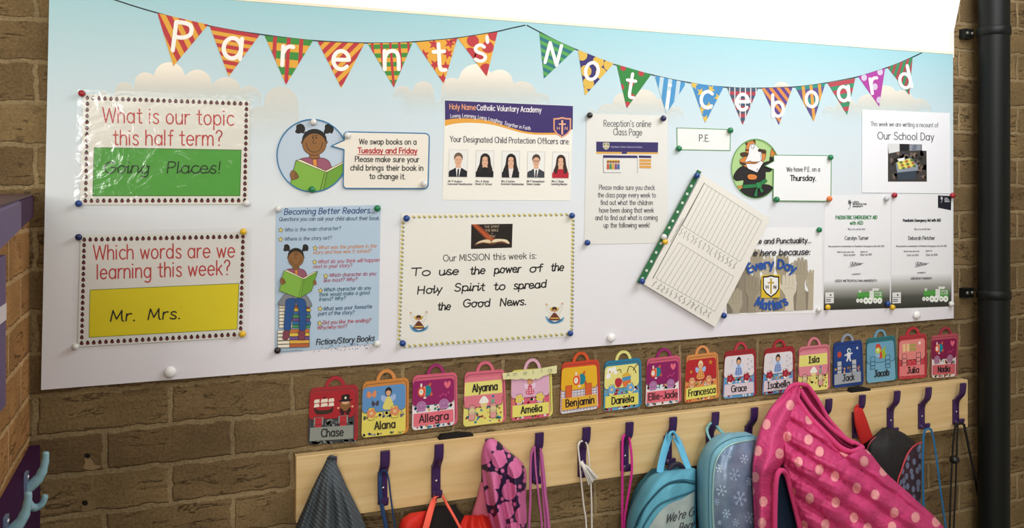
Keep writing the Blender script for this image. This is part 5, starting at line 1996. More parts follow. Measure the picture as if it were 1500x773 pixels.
rnd = random.Random(21)
C_ = dict
CARDS = [
    # corners of the whole card, handle (left, right, top), then colours: back, flap, pocket, panel, handle, name, picture, buckles, pocket pattern
    C_(q=[(454.5, 568.5), (524.8, 562.8), (523.9, 647), (450.6, 651.5)], h=(475.5, 506.5, 550.5), c=('#a32a33', '#a8272f', '#3f4244', '#8f938c', '#a82a36'), n=('Chase', .26, .74), pic=pic_pirate, bk=('box', '#b0323a'), dots=('#6f7270', '#55585a'),
       lab='red name card with a sailing ship and a bearded pirate, grey name panel'),
    C_(q=[(531.5, 559.5), (599, 552.3), (598.6, 634), (529.5, 641)], h=(551, 580.5, 540.5), c=('#c8843f', '#5f8fc2', '#e0d264', '#e0d264', '#d08a4c'), n=('Alana', .27, .74), pic=pic_fairy('#dcd070', '#2a2224', ex_butterfly), bk=('flower', '#d98a5f', '#e0d264'), dots=('#8a8a90', '#7a6a88'),
       lab='orange edged name card with a blue flap and a fairy in a yellow dress'),
    C_(q=[(605, 550), (669.5, 544.8), (670.5, 621.4), (603.4, 630.5)], h=(625, 652, 532.5), c=('#d0607a', '#8f2460', '#e6dfe2', '#e0707f', '#9c2f68'), n=('Allegra', .14, .83), pic=pic_tumbler, bk=('round', '#b07aa8'), dots=('#3f7fa0', '#b8404f'),
       lab='plum flapped girl name card between the blue-flapped fairy card and a cupcake card'),
    C_(q=[(681, 545.3), (739.5, 540.5), (741.8, 617.3), (678.3, 625.3)], h=(697, 724.5, 528.5), c=('#d0687c', '#d97a88', '#e0d676', '#e3da7c', '#d0687c'), n=('Alyanna', .19, .84), pic=pic_cupcake, bk=('face', '#d99a96'), dots=('#b0483f', '#3f7f9c'), swap=1,
       lab='pink and yellow cupcake name card beside the torn yellow note'),
    C_(q=[(749.3, 542.5), (808, 538.4), (810, 609), (748.3, 616.5)], h=(767, 793, 524.8), c=('#d9d070', '#d9aac4', '#d0607a', '#e3da70', '#d9a8bc'), n=('Amelia', .23, .77), pic=pic_doll, bk=('flower', '#dccb5a', '#d9aac4'), dots=('#b8283c', '#e6dfe2'),
       lab='pale pink doll name card partly under the torn yellow note'),
    C_(q=[(823.5, 531.5), (877.5, 526), (880.5, 597.6), (820.3, 606.5)], h=(838.5, 863.5, 514.8), c=('#c8452f', '#e0ad2c', '#d9d4dc', '#e0ad3c', '#d0562f'), n=('Benjamin', .12, .87), pic=pic_fox, bk=('strap', '#cf5f2f'), dots=('#5a5f8a', '#b0505f'), grid=1,
       lab='red edged name card with a bright yellow flap and checked pocket'),
    C_(q=[(886.3, 529.5), (939, 523.6), (940.3, 595.3), (884.3, 602.8)], h=(901, 925.5, 513), c=('#2a7a9c', '#e0d884', '#5f9cc2', '#dfd668', '#d9d684'), n=('Daniela', .2, .82), pic=pic_cake, bk=('flower', '#6fa3d0', '#e0d884'), dots=('#b8303c', '#e6e3dc'),
       lab='blue edged name card with a pale yellow flap, strawberry and cake'),
    C_(q=[(948, 525.4), (996.5, 520), (998.5, 589), (945.5, 595.4)], h=(960.5, 985, 509.6), c=('#c85a74', '#86225e', '#e6dfe2', '#dd6878', '#8f2a66'), n=('Ellie-Jade', .06, .93), pic=pic_tumbler, bk=('round', '#b07aa8'), dots=('#3f7fa0', '#b8404f'),
       lab='plum flapped girl name card between the strawberry cake card and the orange-red fairy card'),
    C_(q=[(1006, 520.6), (1051.5, 515.4), (1054.3, 582.2), (1002.6, 590.2)], h=(1018, 1039.6, 505.6), c=('#d08a4c', '#b02a30', '#d98a4f', '#e0da6a', '#d9905a'), n=('Francesca', .09, .92), pic=pic_fairy('#d9a05a', '#e0cf9c', ex_stars, '#b8402f', u=.45), bk=('flower', '#d98f66', '#e0b08a'), dots=('#b8303c', '#e6e3dc'),
       lab='orange edged name card with a red flap, gold stars and a fair-haired fairy'),
    C_(q=[(1062.5, 515), (1107, 510.3), (1108.7, 579), (1058.6, 584.3)], h=(1075.6, 1095, 500.5), c=('#9c2430', '#dcd5d9', '#5f97c4', '#d9c9d2', '#b8384a'), n=('Grace', .24, .73), pic=pic_fairy('#8fa8d9', '#2a2028', ex_hearts('#a9b4cc'), '#3f4f8c', '#ccd4e6', u=.45), bk=('flower', '#9c2434', '#e6e3e6'), dots=('#b8283c', '#e6e3dc'),
       lab='red edged white fairy name card next to the orange edged red flapped one'),
    C_(q=[(1120.8, 511), (1163.8, 506.6), (1165.2, 572.5), (1116.4, 578.6)], h=(1132, 1152, 496.8), c=('#9c2430', '#dcd5d9', '#5f97c4', '#d9c9d2', '#a82a3a'), n=('\u0131sabella', .14, .86), pic=pic_fairy('#8fa8d9', '#2a2028', ex_hearts('#a9b4cc'), '#3f4f8c', '#ccd4e6', u=.45), bk=('flower', '#9c2434', '#e6e3e6'), dots=('#b8283c', '#e6e3dc'),
       lab='red edged white fairy name card just above the pink spotted coat'),
    C_(q=[(1171, 508.6), (1215, 503.5), (1216.4, 569.4), (1168.9, 574.2)], h=(1182.8, 1202.6, 493.6), c=('#cf7284', '#d98694', '#dfd57c', '#e0d87a', '#d07a8c'), n=('\u0131sla', .32, .68), pic=pic_cupcake, bk=('face', '#d99a96'), dots=('#b0483f', '#5a7f5a'), swap=1,
       lab='pink and yellow cupcake name card next to the navy astronaut card'),
    C_(q=[(1221.6, 502.5), (1262.8, 497.4), (1265.5, 562.3), (1220.6, 568.3)], h=(1232, 1251, 488.5), c=('#203c7c', '#24407f', '#24407f', '#9fa3ac', '#8f98a8'), n=('\u0134ack', .3, .72), pic=pic_space, bk=('clip', '#b4b6be'), dots=('#d0a06a', '#b46a7c'),
       lab='navy name card with an astronaut and a red planet'),
    C_(q=[(1270, 496.2), (1311.5, 490.8), (1315.2, 555.8), (1269.7, 561.2)], h=(1280.4, 1299, 482), c=('#1f6f78', '#6a9fbc', '#74a8c2', '#74a8c2', '#6f9cb4'), n=('\u0134acob', .24, .76), pic=pic_parrot, bk=('clip', '#6a9fbc'), dots=None,
       lab='plain blue and teal name card with a parrot'),
    C_(q=[(1317.6, 492.6), (1357.4, 488), (1358, 552.3), (1316, 555.6)], h=(1327.3, 1348, 478.5), c=('#b0303c', '#dd8580', '#bf3844', '#dd7a7c', '#bb323e'), n=('\u0134ulia', .3, .74), pic=pic_shoes, bk=('clip', '#dd8a84'), dots=('#dd9a96', '#dd9a96'),
       lab='red and salmon name card with pale shoes on the flap'),
    C_(q=[(1365.3, 491.8), (1404.3, 488), (1402, 550.8), (1364.8, 553.4)], h=(1375.7, 1395, 478.5), c=('#b5525f', '#7f2048', '#dcd2cf', '#c85f66', '#9c3644'), n=('Nadia', .24, .74), pic=pic_tumbler, bk=('round', '#a87a94'), dots=('#4a3a34', '#a84a4f'),
       lab='plum flapped girl name card at the far end of the row'),
]
for cd_ in CARDS:
    q = cd_['q']
    f = quadmap(*q)
    back, flap, pocket, panel, hand_ = cd_['c']
    nm, n0, n1 = cd_['n']
    o1 = .0040
    r = thing('name_card', P((q[2][0] + q[3][0]) / 2, max(q[2][1], q[3][1]), .002), cd_['lab'], 'name card', 'rucksack shaped name cards above the coat rail')
    mm = lambda pts: [f(u, v) for u, v in pts]
    b = B()
    b.prism(mm(rrect(.0, .0, 1, 1, .1)), .0008, o1, ink(back, .4, .4))
    b.build('card', r)
    # handle: a flat half ring
    hl, hr, ht = cd_['h']
    yb = (q[0][1] + q[1][1]) / 2 + 3
    cx, rx, ry = (hl + hr) / 2, (hr - hl) / 2, yb - ht
    w_ = 4.6 * rx / 14
    ysl = (q[1][1] - q[0][1]) / (q[1][0] - q[0][0])
    N = 14
    outer = [(cx + rx * math.cos(math.pi * k / N), yb + ysl * rx * math.cos(math.pi * k / N) - ry * math.sin(math.pi * k / N)) for k in range(N + 1)]
    inner = [(cx + (rx - w_) * math.cos(math.pi * k / N), yb + ysl * (rx - w_) * math.cos(math.pi * k / N) - (ry - w_) * math.sin(math.pi * k / N)) for k in range(N + 1)]
    b = B()
    m_ = ink(hand_, .4, .4)
    for k in range(N):
        b.prism([outer[k], outer[k + 1], inner[k + 1], inner[k]], .0008, o1 - .0004, m_)
    b.build('handle', r)
    R_ = .93
    a = Art(o1)
    dk = '#3a2a2c'
    # dark piping along the back
    a.line('#5a3a34' if back != '#203c7c' else '#16264f', mm([(.03, .16), (.05, .08), (.1, .055), (.9, .055), (.95, .09), (.955, .5), (.955, .9)]), .7)
    fr_ = rrect(0, .105, R_, 1, .08)
    a.poly(pocket, mm(fr_))
    if cd_.get('grid'):
        for k in range(12):
            a.line('#6a6f94' if k % 2 else '#b4707c', mm([(.02 + .08 * k, .52), (.02 + .08 * k, .985)]), .55)
        for k in range(8):
            a.line('#6a6f94' if k % 2 else '#b4707c', mm([(.01, .56 + .055 * k), (R_ - .01, .56 + .055 * k)]), .55)
    elif cd_['dots']:
        for k in range(44):
            u, v = rnd.uniform(.04, R_ - .05), rnd.uniform(.56 if not cd_.get('swap') else .62, .97)
            if not cd_.get('swap'):
                v = rnd.choice((rnd.uniform(.575, .675), rnd.uniform(.575, .675), rnd.uniform(.945, .975)))
            if nm.endswith('ack'):
                v = rnd.uniform(.4, .69)
            a.off = o1 + 3e-4
            rr2 = rnd.uniform(.018, .034)
            c = (cd_['dots'] + ('#c8a03c', '#4f8a5a'))[rnd.choice((0, 0, 0, 1, 1, 2, 3))] if nm != 'Chase' else rnd.choice(cd_['dots'] + ('#2a2c2e', '#8a8d88'))
            if nm == 'Chase':
                u2 = rnd.uniform(.03, .1)
                a.poly(c, mm(cat([(u, v), (u + u2, v - .01), (u + u2 + .03, v + .03), (u + .02, v + .03)], 3, True)))
            elif nm == 'Julia' or nm.endswith('ulia'):
                a.poly(c, mm(arc(u, v, .012, .01, 0, 360, 6)))
            else:
                a.poly(c, mm(arc(u, v, rr2, rr2 * .85, 0, 360, 8)))
    a.off = o1 + 4e-4
    a.build('pocket', r)
    sw = cd_.get('swap')
    a = Art(o1 + .0005)
    ft = rrect(0, .105, R_, .66 if sw else .56, .08)
    a.poly(flap, mm(ft))
    a.line(dk, mm([(0.0, .5), (.02, .65 if sw else .55), (.06, .665 if sw else .565), (R_ - .06, .665 if sw else .565), (R_ - .02, .65 if sw else .55), (R_, .5)]), .6)
    if sw:
        a.poly(panel, mm([(.01, .19), (R_ - .01, .19), (R_ - .01, .44), (.01, .44)]))
    cd_['pic'](a, f)
    a.build('flap', r)
    bk = cd_['bk']
    for u in (.2, .7):
        a = Art(o1 + .001)
        v = .66 if sw else .58
        if bk[0] == 'box':
            a.outl('#8a8f8c', dk, mm([(u - .1, v - .06), (u + .1, v - .06), (u + .1, v + .08), (u - .1, v + .08)]), .5)
            a.poly(bk[1], mm([(u - .07, v - .05), (u + .07, v - .05), (u + .07, v + .13), (u - .07, v + .13)]))
            a.line(dk, mm([(u - .07, v + .07), (u + .07, v + .07)]), .6)
        elif bk[0] == 'flower':
            a.outl(bk[2], dk, mm(rrect(u - .075, v - .1, u + .075, v + .12, .04, 2)), .5)
            flower(a, f, u, v, bk[1], '#e0c08a' if bk[1] != '#9c2434' else '#b8485a')
        elif bk[0] == 'round':
            a.poly(bk[1], mm(arc(u, v - .01, .11, .09)))
            a.line('#7a4a7c', mm(arc(u, v - .02, .06, .05)), .5, True)
            a.poly(bk[1], mm(rrect(u - .1, v + .03, u + .1, v + .09, .03, 2)))
            a.line('#7a4a7c', mm([(u - .09, v + .03), (u + .09, v + .03)]), .5)
        elif bk[0] == 'face':
            a.outl(bk[1], dk, mm(rrect(u - .075, v - .04, u + .075, v + .24, .04, 2)), .55)
            a.outl('#d9c89a', '#8a7a5a', mm(arc(u, v + .07, .075, .065)), .45)
            a.line('#6a5a4a', mm(cat([(u - .035, v + .085), (u, v + .1), (u + .035, v + .085)], 3)), .45)
        elif bk[0] == 'strap':
            a.outl(bk[1], '#7a2f1c', mm([(u - .08, v - .12), (u + .08, v - .12), (u + .08, v + .13), (u - .08, v + .13)]), .5)
        else:
            lo = .1 if bk[1] != '#dd8a84' else .0
            a.outl(bk[1], '#26364a', mm([(u - .075, v - .16), (u + .075, v - .16), (u + .075, v + .12), (u - .075, v + .12)]), .55)
            for dv in (-.05, .04):
                a.line('#1f2f44', mm([(u - .075, v + dv), (u + .075, v + dv)]), .9)
        a.build('buckle', r)
    if not sw:
        a = Art(o1 + .0014)
        if panel != pocket:
            a.poly(panel, mm([(.035, .70), (R_ - .02, .70), (R_ - .02, .935), (.035, .935)]))
        np_ = a.build('name_panel', r) if a.v else r
    else:
        np_ = r
    a = Art(o1 + .0017)
    vb = .375 if sw else .875
    p_, q_ = f(n0 * R_ + .03, vb), f(n1 * R_ + .02, vb)
    H_ = math.dist(f(0, 0), f(0, 1))
    a.text('#2a2527', nm, *p_, *q_, H_ * .092, 1.8 if q[0][0] < 900 else 1.5, serif=False)
    a.build('lettering', np_)

# torn yellow note over a card
note = thing('torn_note', P(785, 556, .009), 'torn strip of pale yellow paper with faint pencil letters', 'note')
b = B()
tq = cat([(736, 546.5), (760, 543.8), (790, 539.5), (815.8, 535)], 3)
edge = [(815.6, 546.5), (811, 547.3), (806, 546.4), (801, 549), (797, 550), (792, 552.6), (788, 555.6), (784.5, 554), (781, 556.2), (776, 554.5), (770, 556), (764, 554.2), (758, 555.8), (750, 555), (743, 555.4), (737, 555.6)]
n_ = len(b.v)
b.prism(tq + edge, .0085, .0089, ink('#dcd9a4', .7))
b.build('paper', note)
a = Art(.0091)
for ch, x in (('A', 742), ('m', 752), ('e', 767), ('l', 781), ('i', 793), ('a', 803)):
    y = 552 - (x - 742) * .115
    a.text('#8f8d6c', ch, x, y, x + (5 if ch not in 'li' else 1.6), y - .6, 4.2, .75)
a.build('pencil_lettering', note)

# ================================================================ things hanging from the hooks


def cord(px, r, mat, n=4):
    """pixels with distance off the wall -> a smooth cord"""
    return cat([tuple(P(*p)) for p in px], n)


def below(p, d):
    return tuple(p[:1]) + (p[1] + d,) + tuple(p[2:])


# ---- grey knitted garment
gk, nt, bs = new_mat('grey_knit')
g = node(nt, 'ShaderNodeUVMap')
wv = node(nt, 'ShaderNodeTexWave', i_Scale=9.0, i_Distortion=1.2, i_Detail=1.0)
wv.bands_direction = 'DIAGONAL'
nt.links.new(g.outputs[0], wv.inputs['Vector'])
nz = node(nt, 'ShaderNodeTexNoise', i_Scale=60.0)
nt.links.new(g.outputs[0], nz.inputs['Vector'])
mx = node(nt, 'ShaderNodeMix', data_type='RGBA')
mx.inputs[6].default_value = lin('#4d5459')
mx.inputs[7].default_value = lin('#676e73')
ad = node(nt, 'ShaderNodeMath', operation='MULTIPLY')
nt.links.new(wv.outputs['Fac'], ad.inputs[0])
nt.links.new(nz.outputs['Fac'], ad.inputs[1])
nt.links.new(ad.outputs[0], mx.inputs[0])
nt.links.new(mx.outputs[2], bs.inputs['Base Color'])
bp = node(nt, 'ShaderNodeBump', i_Strength=.6, i_Distance=.002)
nt.links.new(wv.outputs['Fac'], bp.inputs['Height'])
nt.links.new(bp.outputs[0], bs.inputs['Normal'])
bs.inputs['Roughness'].default_value = .95
bs.inputs['Specular IOR Level'].default_value = .1


def gfold(x, y, q, t):
    k = min(1, max(0, (y - 690) / 60))
    return .010 * k * math.cos((q - .42) * 15) + .006 * k * math.cos((q - .3) * 33 + y * .01) - .022 * k * math.exp(-((q - .52) / .05) ** 2)


pf = Puff([(478.5, 672, 490.5, 671, .052, .004), (473, 684, 495, 683, .046, .018), (465, 699, 502, 698, .040, .035), (456, 718, 509, 714, .038, .05), (446, 741, 523, 742, .036, .06), (434, 770, 536, 772, .034, .068), (424, 810, 547, 812, .034, .075), (418, 870, 556, 874, .034, .075), (416, 960, 560, 962, .034, .07)], gfold, 56, 8)
r = thing('grey_garment', P(485, 960, .06), 'dark grey knitted hooded garment hanging at the near end of the rail', 'garment')
pf.build('knitted_body', gk, r)
b = B()
b.tube(cord([(481, 671.5, .058), (484, 668.5, .064), (488, 669, .064), (490, 671.5, .058)], 0, 0), .003, gk, 8)
b.build('hanging_loop', r, True)

# ---- navy cords on the second hook
nav = fabric('navy_cord', (32, 52, 88), (48, 74, 118), 300)
r = thing('drawstring', P(570, 900, .04), 'pair of flat navy drawstring cords hanging beside the grey garment', 'cord')
for pts, fl in (([(558, 690, .036), (556.5, 700, .043), (557, 722, .045), (561, 750, .045), (566, 775, .045), (574, 840, .045), (580, 930, .045)], (.0042, .0016)),
                               ([(565, 692, .036), (569, 700, .044), (572, 725, .046), (576, 755, .046), (579, 775, .046), (583, 840, .045), (584, 930, .045)], (.0018, .0016))):
    b = B()
    b.tube(cord(pts, 0, 0), 0, nav, 10, fl)
    b.build('cord', r, True)
b = B()
b.tube(cord([(557.5, 695, .040), (559, 690, .046), (564, 689, .048), (568, 696, .044)], 0, 0), .002, nav, 8)
b.build('loop', r, True)

# ---- red book bag with a coral handle
redm = fabric('red_nylon', (196, 36, 28), (216, 52, 40), 260, .5)
cor = fabric('coral_webbing', (244, 92, 74), (250, 112, 92), 400, .6)
blk = fabric('black_lining', (26, 22, 22), (34, 30, 30), 200)
r = thing('book_bag', P(650, 930, .06), 'red book bag with a coral handle and black mouth on the third hook', 'bag')
Puff([(632, 741, 668, 739, .03, .006), (628, 752, 674, 750, .034, .014), (616, 775, 700, 772, .036, .02), (610, 830, 700, 828, .036, .03), (610, 930, 700, 930, .036, .03)], None, 24, 6).build('black_panel', blk, r)
Puff([(601, 751, 626, 747.5, .040, .008), (593, 756, 626, 755, .042, .02), (586, 764, 622, 770, .044, .028), (583, 785, 618, 790, .046, .03), (580, 850, 650, 850, .046, .04), (582, 930, 660, 930, .046, .04)], None, 24, 6).build('red_side', redm, r)
Puff([(680, 754.5, 713, 753.5, .046, .008), (677, 760, 717, 759, .048, .016), (673, 768, 721, 767, .05, .022), (670, 790, 728, 788, .05, .03), (660, 850, 726, 850, .05, .03), (655, 930, 724, 930, .05, .03)], lambda x, y, q, t: .006 * math.cos(q * 16), 24, 6).build('red_flap', redm, r)
b = B()
b.tube(cord([(638, 729, .036), (634, 738, .050), (630, 750, .062), (624, 772, .072), (612, 812, .074)], 0, 0), 0, cor, 10, (.0072, .0012))
b.build('handle', r, True)
b = B()
b.tube(cord([(650, 729, .036), (654, 737, .048), (661, 749, .058), (674, 773, .066), (692, 812, .07)], 0, 0), 0, cor, 10, (.0028, .0014))
b.build('handle', r, True)
b = B()
b.tube(cord([(634, 738, .049), (637, 729, .046), (643, 725.5, .044), (649, 727, .044), (654, 737, .048)], 0, 0), .0022, cor, 8)
b.build('handle_top', r, True)


# ---- dotted raincoat: crowded pink circles on navy
def dot_mat(name, ground, dotc, scale, rad, rnd_, soft=.02, aniso=(1, 1), second=None, ground2=None, rough=.6, bump=0):
    m, nt, bs = new_mat(name)
    L = nt.links.new
    uv = node(nt, 'ShaderNodeUVMap')
    mp = node(nt, 'ShaderNodeMapping')
    mp.inputs['Scale'].default_value = (scale * aniso[0], scale * aniso[1], 1)
    mp.inputs['Rotation'].default_value = (0, 0, .35)
    L(uv.outputs[0], mp.inputs[0])
    prev = None
    for k, (sc, rd) in enumerate([(1.0, rad)] + ([second] if second else [])):
        vo = node(nt, 'ShaderNodeTexVoronoi', i_Scale=sc, i_Randomness=rnd_)
        vo.voronoi_dimensions = '2D'
        L(mp.outputs[0], vo.inputs['Vector'])
        mr = node(nt, 'ShaderNodeMapRange', i_From_Min=rd - soft, i_From_Max=rd + soft, i_To_Min=1.0, i_To_Max=.0)
        L(vo.outputs['Distance'], mr.inputs['Value'])
        if prev is None:
            prev = mr
        else:
            mm_ = node(nt, 'ShaderNodeMath', operation='MAXIMUM')
            L(prev.outputs[0], mm_.inputs[0])
            L(mr.outputs[0], mm_.inputs[1])
            prev = mm_
    gr = node(nt, 'ShaderNodeMix', data_type='RGBA')
    nz = node(nt, 'ShaderNodeTexNoise', i_Scale=6.0)
    L(uv.outputs[0], nz.inputs['Vector'])
    L(nz.outputs['Fac'], gr.inputs[0])
    gr.inputs[6].default_value = lin(ground)
    gr.inputs[7].default_value = lin(ground2 or ground)
    mx = node(nt, 'ShaderNodeMix', data_type='RGBA')
    L(prev.outputs[0], mx.inputs[0])
    L(gr.outputs[2], mx.inputs[6])
    mx.inputs[7].default_value = lin(dotc)
    L(mx.outputs[2], bs.inputs['Base Color'])
    bs.inputs['Roughness'].default_value = rough
    bs.inputs['Specular IOR Level'].default_value = .3
    if bump:
        n2 = node(nt, 'ShaderNodeTexNoise', i_Scale=14.0, i_Detail=4.0, i_Distortion=.6)
        L(uv.outputs[0], n2.inputs['Vector'])
        bp = node(nt, 'ShaderNodeBump', i_Strength=bump, i_Distance=.01)
        L(n2.outputs['Fac'], bp.inputs['Height'])
        L(bp.outputs[0], bs.inputs['Normal'])
    return m


rain = dot_mat('navy_pink_circles', '#2a1a3c', '#cf6a9c', 3.9, .455, .42, .012, (1.08, .9), (2.3, .25), rough=.42)
plain = fabric('dusty_pink_lining', (190, 96, 118), (204, 112, 132), 200)


def rfold(x, y, q, t):
    k = min(1, max(0, (y - 655) / 40))
    return k * (.010 * math.cos((q - .45) * 12 + t * 3) + .006 * math.cos(q * 23 - t * 9)) - .012 * k * math.exp(-((q - .3 - .2 * t) / .06) ** 2)


r = thing('raincoat', P(745, 960, .06), 'navy child raincoat crowded with big pink circles hanging on the rail', 'coat')
pf = Puff([(715, 643, 722, 642.2, .052, .004), (709, 650, 731, 647, .048, .018), (705.5, 662, 745, 660, .044, .032), (704.5, 676, 762, 674, .042, .042), (706, 692, 770.5, 690, .042, .05), (708, 712, 771, 710, .042, .054), (711, 735, 770.5, 733, .042, .056), (716, 760, 772, 758, .042, .058), (721, 785, 770.5, 783, .042, .06), (726, 850, 768, 850, .042, .06), (728, 960, 766, 960, .042, .06)], rfold, 48, 8)
pf.build('dotted_body', rain, r)
Puff([(704, 706, 713, 706, .036, .004), (698, 730, 716, 730, .036, .012), (691, 752, 720, 752, .036, .016), (688, 775, 726, 778, .034, .008), (700, 850, 732, 850, .034, .01), (706, 950, 734, 950, .034, .01)], None, 20, 6).build('lining', plain, r)

# ---- mauve cords
mau = fabric('mauve_cord', (172, 84, 142), (190, 104, 158), 300)
r = thing('drawstring', P(792, 900, .04), 'tangle of mauve drawstring cords on the hook beside the dotted raincoat', 'cord')
for pts, w in (([(782, 657, .050), (778.5, 665, .050), (777, 690, .048), (777, 730, .048), (775, 775, .048), (772, 900, .048)], .0028),
               ([(783, 655, .052), (785, 690, .056), (789, 725, .058), (794, 775, .06), (800, 900, .06)], .0022),
               ([(793, 664, .050), (796, 690, .052), (799, 725, .054), (804, 775, .056), (808, 900, .056)], .0036),
               ([(792, 662, .048), (794, 700, .048), (797, 740, .05), (799, 775, .052), (800, 900, .052)], .003)):
    b = B()
    b.tube(cord(pts, 0, 0), 0, mau, 10, (w, .0016))
    b.build('cord', r, True)
b = B()
b.tube(cord([(779, 662, .046), (782, 655, .046), (787, 653.5, .044), (791, 656, .044), (793.5, 665, .046)], 0, 0), .0026, mau, 8)
b.build('loop', r, True)

# ---- white cord with a tassel
whi = fabric('white_cord', (214, 210, 204), (228, 224, 218), 400)
r = thing('tasselled_cord', P(860, 900, .04), 'thin white cord with a knotted tassel hanging from a hook', 'cord')
for pts in ([(848, 648, .048), (847, 655, .05), (849, 675, .056), (851, 700, .056), (855, 740, .054), (859, 775, .052), (862, 900, .05)],
            [(861, 656, .046), (862.5, 670, .050), (864, 690, .052), (866, 720, .054), (867, 775, .052), (868, 900, .05)]):
    b = B()
    b.tube(cord(pts, 0, 0), .0019, whi, 8)
    b.build('cord', r, True)
b = B()
b.tube(cord([(847.3, 653, .050), (849, 647.5, .048), (854, 645.5, .046), (859, 649, .045), (861.5, 659, .047)], 0, 0), .0019, whi, 8)
b.build('loop', r, True)
b = B()
rr = random.Random(8)
for k in range(30):
    t = rr.uniform(-1, 1)
    d = rr.uniform(-1, 1)
    e = (868 + 7 * t, 704 - 5 * t + rr.uniform(-2, 2))
    b.tube(cord([(851 + d, 678, .058), (857 + 3.5 * t, 684 - t, .066 + .003 * d), (863 + 6 * t, 694 - 2 * t, .064 + .004 * d), (e[0], e[1], .060 + .004 * d)], 0, 0, 3), .0016, whi, 5)
o = b.build('tassel', r, True)
b = B()
c0 = P(851.5, 679, .059)
b.lathe(c0 + Vector((-.004, 0, .003)), (.8, -.1, -.6), [(.002, 0), (.0052, .002), (.006, .006), (.0048, .010), (.002, .012)], whi, 12)
b.build('knot', r, True)

# ---- magenta cord
mag = fabric('magenta_cord', (196, 38, 128), (212, 58, 146), 300)
r = thing('drawstring', P(915, 900, .04), 'magenta cord loop hanging beside the teal rucksack', 'cord')
for pts in ([(915, 637, .046), (912.3, 642, .048), (911.5, 660, .05), (911.5, 700, .05), (911.5, 775, .05), (912, 900, .05)],
            [(923, 650, .048), (925, 665, .052), (925.5, 690, .054), (922, 715, .054), (917, 745, .054), (914.5, 775, .054), (914, 900, .05)]):
    b = B()
    b.tube(cord(pts, 0, 0), 0, mag, 10, (.0030, .002))
    b.build('cord', r, True)
b = B()
b.tube(cord([(912, 644, .048), (913.5, 638, .046), (917.5, 636.5, .044), (921.5, 641, .044), (924, 655, .049)], 0, 0), .0026, mag, 8)
b.build('loop', r, True)

# ---- teal rucksack
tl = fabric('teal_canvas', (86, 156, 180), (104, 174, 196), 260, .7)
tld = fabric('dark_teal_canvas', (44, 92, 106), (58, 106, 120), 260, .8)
tll = fabric('sky_blue_webbing', (92, 172, 208), (112, 188, 220), 420, .6)
r = thing('rucksack', P(975, 1060, .1), 'teal rucksack with a grey lettered front pocket', 'bag')
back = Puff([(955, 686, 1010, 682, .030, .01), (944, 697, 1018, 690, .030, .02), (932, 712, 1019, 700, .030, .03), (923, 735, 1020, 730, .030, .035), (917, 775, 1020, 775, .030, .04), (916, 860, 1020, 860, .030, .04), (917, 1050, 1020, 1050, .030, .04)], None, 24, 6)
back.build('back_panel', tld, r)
body = Puff([(966, 690, 1014, 684.5, .070, .01), (957, 694, 1019, 687, .064, .04), (948, 701, 1019.5, 694, .060, .065), (938, 714, 1019.5, 706, .056, .085), (929, 731, 1019.5, 726, .052, .095), (920, 755, 1019.5, 752, .05, .10), (917, 780, 1019.5, 780, .05, .10), (918, 830, 1019.5, 830, .05, .105), (918, 920, 1019.5, 920, .05, .105), (918, 1050, 1019.5, 1050, .05, .10)], lambda x, y, q, t: .003 * math.cos(q * 19 + t * 4), 48, 8, .42)
body.build('body', tl, r)
for nm, pts, w, m in (('zip', [(929, 776), (940, 750), (957, 727), (976, 710), (998, 705), (1018, 708)], .0022, ink('#1f4a5c', .5)),
                      ('piping', [(936, 790), (944, 768), (962, 742), (982, 731), (1002, 724), (1026, 715)], .0020, ink('#2f6478', .5)),
                      ('piping', [(934, 770), (945, 745), (960, 724), (978, 707), (1000, 702), (1019, 704.5)], .0012, ink('#3d7890', .5))):
    b = B()
    pp = cat(pts, 5)
    b.tube([P(x, y, body.offat(x, y) + .0015) for x, y in pp], w, m, 8)
    b.build(nm, r, True)
# grey front pocket, following the body
gp, nt, bs = new_mat('grey_print_cloth')
uv = node(nt, 'ShaderNodeUVMap')
nz = node(nt, 'ShaderNodeTexNoise', i_Scale=5.0, i_Detail=3.0)
nt.links.new(uv.outputs[0], nz.inputs['Vector'])
mx = node(nt, 'ShaderNodeMix', data_type='RGBA')
mx.inputs[6].default_value, mx.inputs[7].default_value = lin('#86a4a6'), lin('#bfc6c0')
nt.links.new(nz.outputs['Fac'], mx.inputs[0])
nt.links.new(mx.outputs[2], bs.inputs['Base Color'])
bs.inputs['Roughness'].default_value = .7


def patch(puff, rows, name, mat, parent, lift=.002, n=16, nt_=5):
    R = cat([tuple(p) for p in rows], nt_)
    b = B()
    g_ = []
    for lx, ly, rx, ry in R:
        row = []
        for j in range(n + 1):
            x, y = lx + (rx - lx) * j / n, ly + (ry - ly) * j / n
            row.append(P(x, y, puff.offat(x, y) + lift))
            b.uv.append((x / 100, -y / 100))
        g_.append(row)
    b.grid(g_, mat)
    return b.build(name, parent, True)


patch(body, [(1015, 720, 1018, 718), (1000, 730, 1018.5, 724), (982, 737, 1018.5, 735), (968, 748, 1018.5, 748), (956, 764, 1018.5, 764), (948, 780, 1018.5, 780), (944, 820, 1018.5, 820), (944, 920, 1018.5, 920)], 'front_pocket', gp, r)
a = Art(.0035, 6e-5, body.offat)
a.text('#4a4c52', "We're G", 975, 766, 1016, 754.5, 8.6, 1.35, .28)
a.text('#4a4c52', 'Bear', 994, 779, 1017, 773, 8.6, 1.35, .28)
a.build('lettering', r)
for pts, w in (([(982, 634, .036), (977, 648, .046), (972, 665, .060), (968, 684, .078), (967, 693, .086)], (.0105, .0016)),
               ([(990, 640, .040), (995, 650, .050), (1001, 666, .062), (1007, 682, .076), (1010, 690, .084)], (.0085, .0016))):
    b = B()
    b.tube(cord(pts, 0, 0), 0, tll, 12, w)
    b.build('handle', r, True)
b = B()
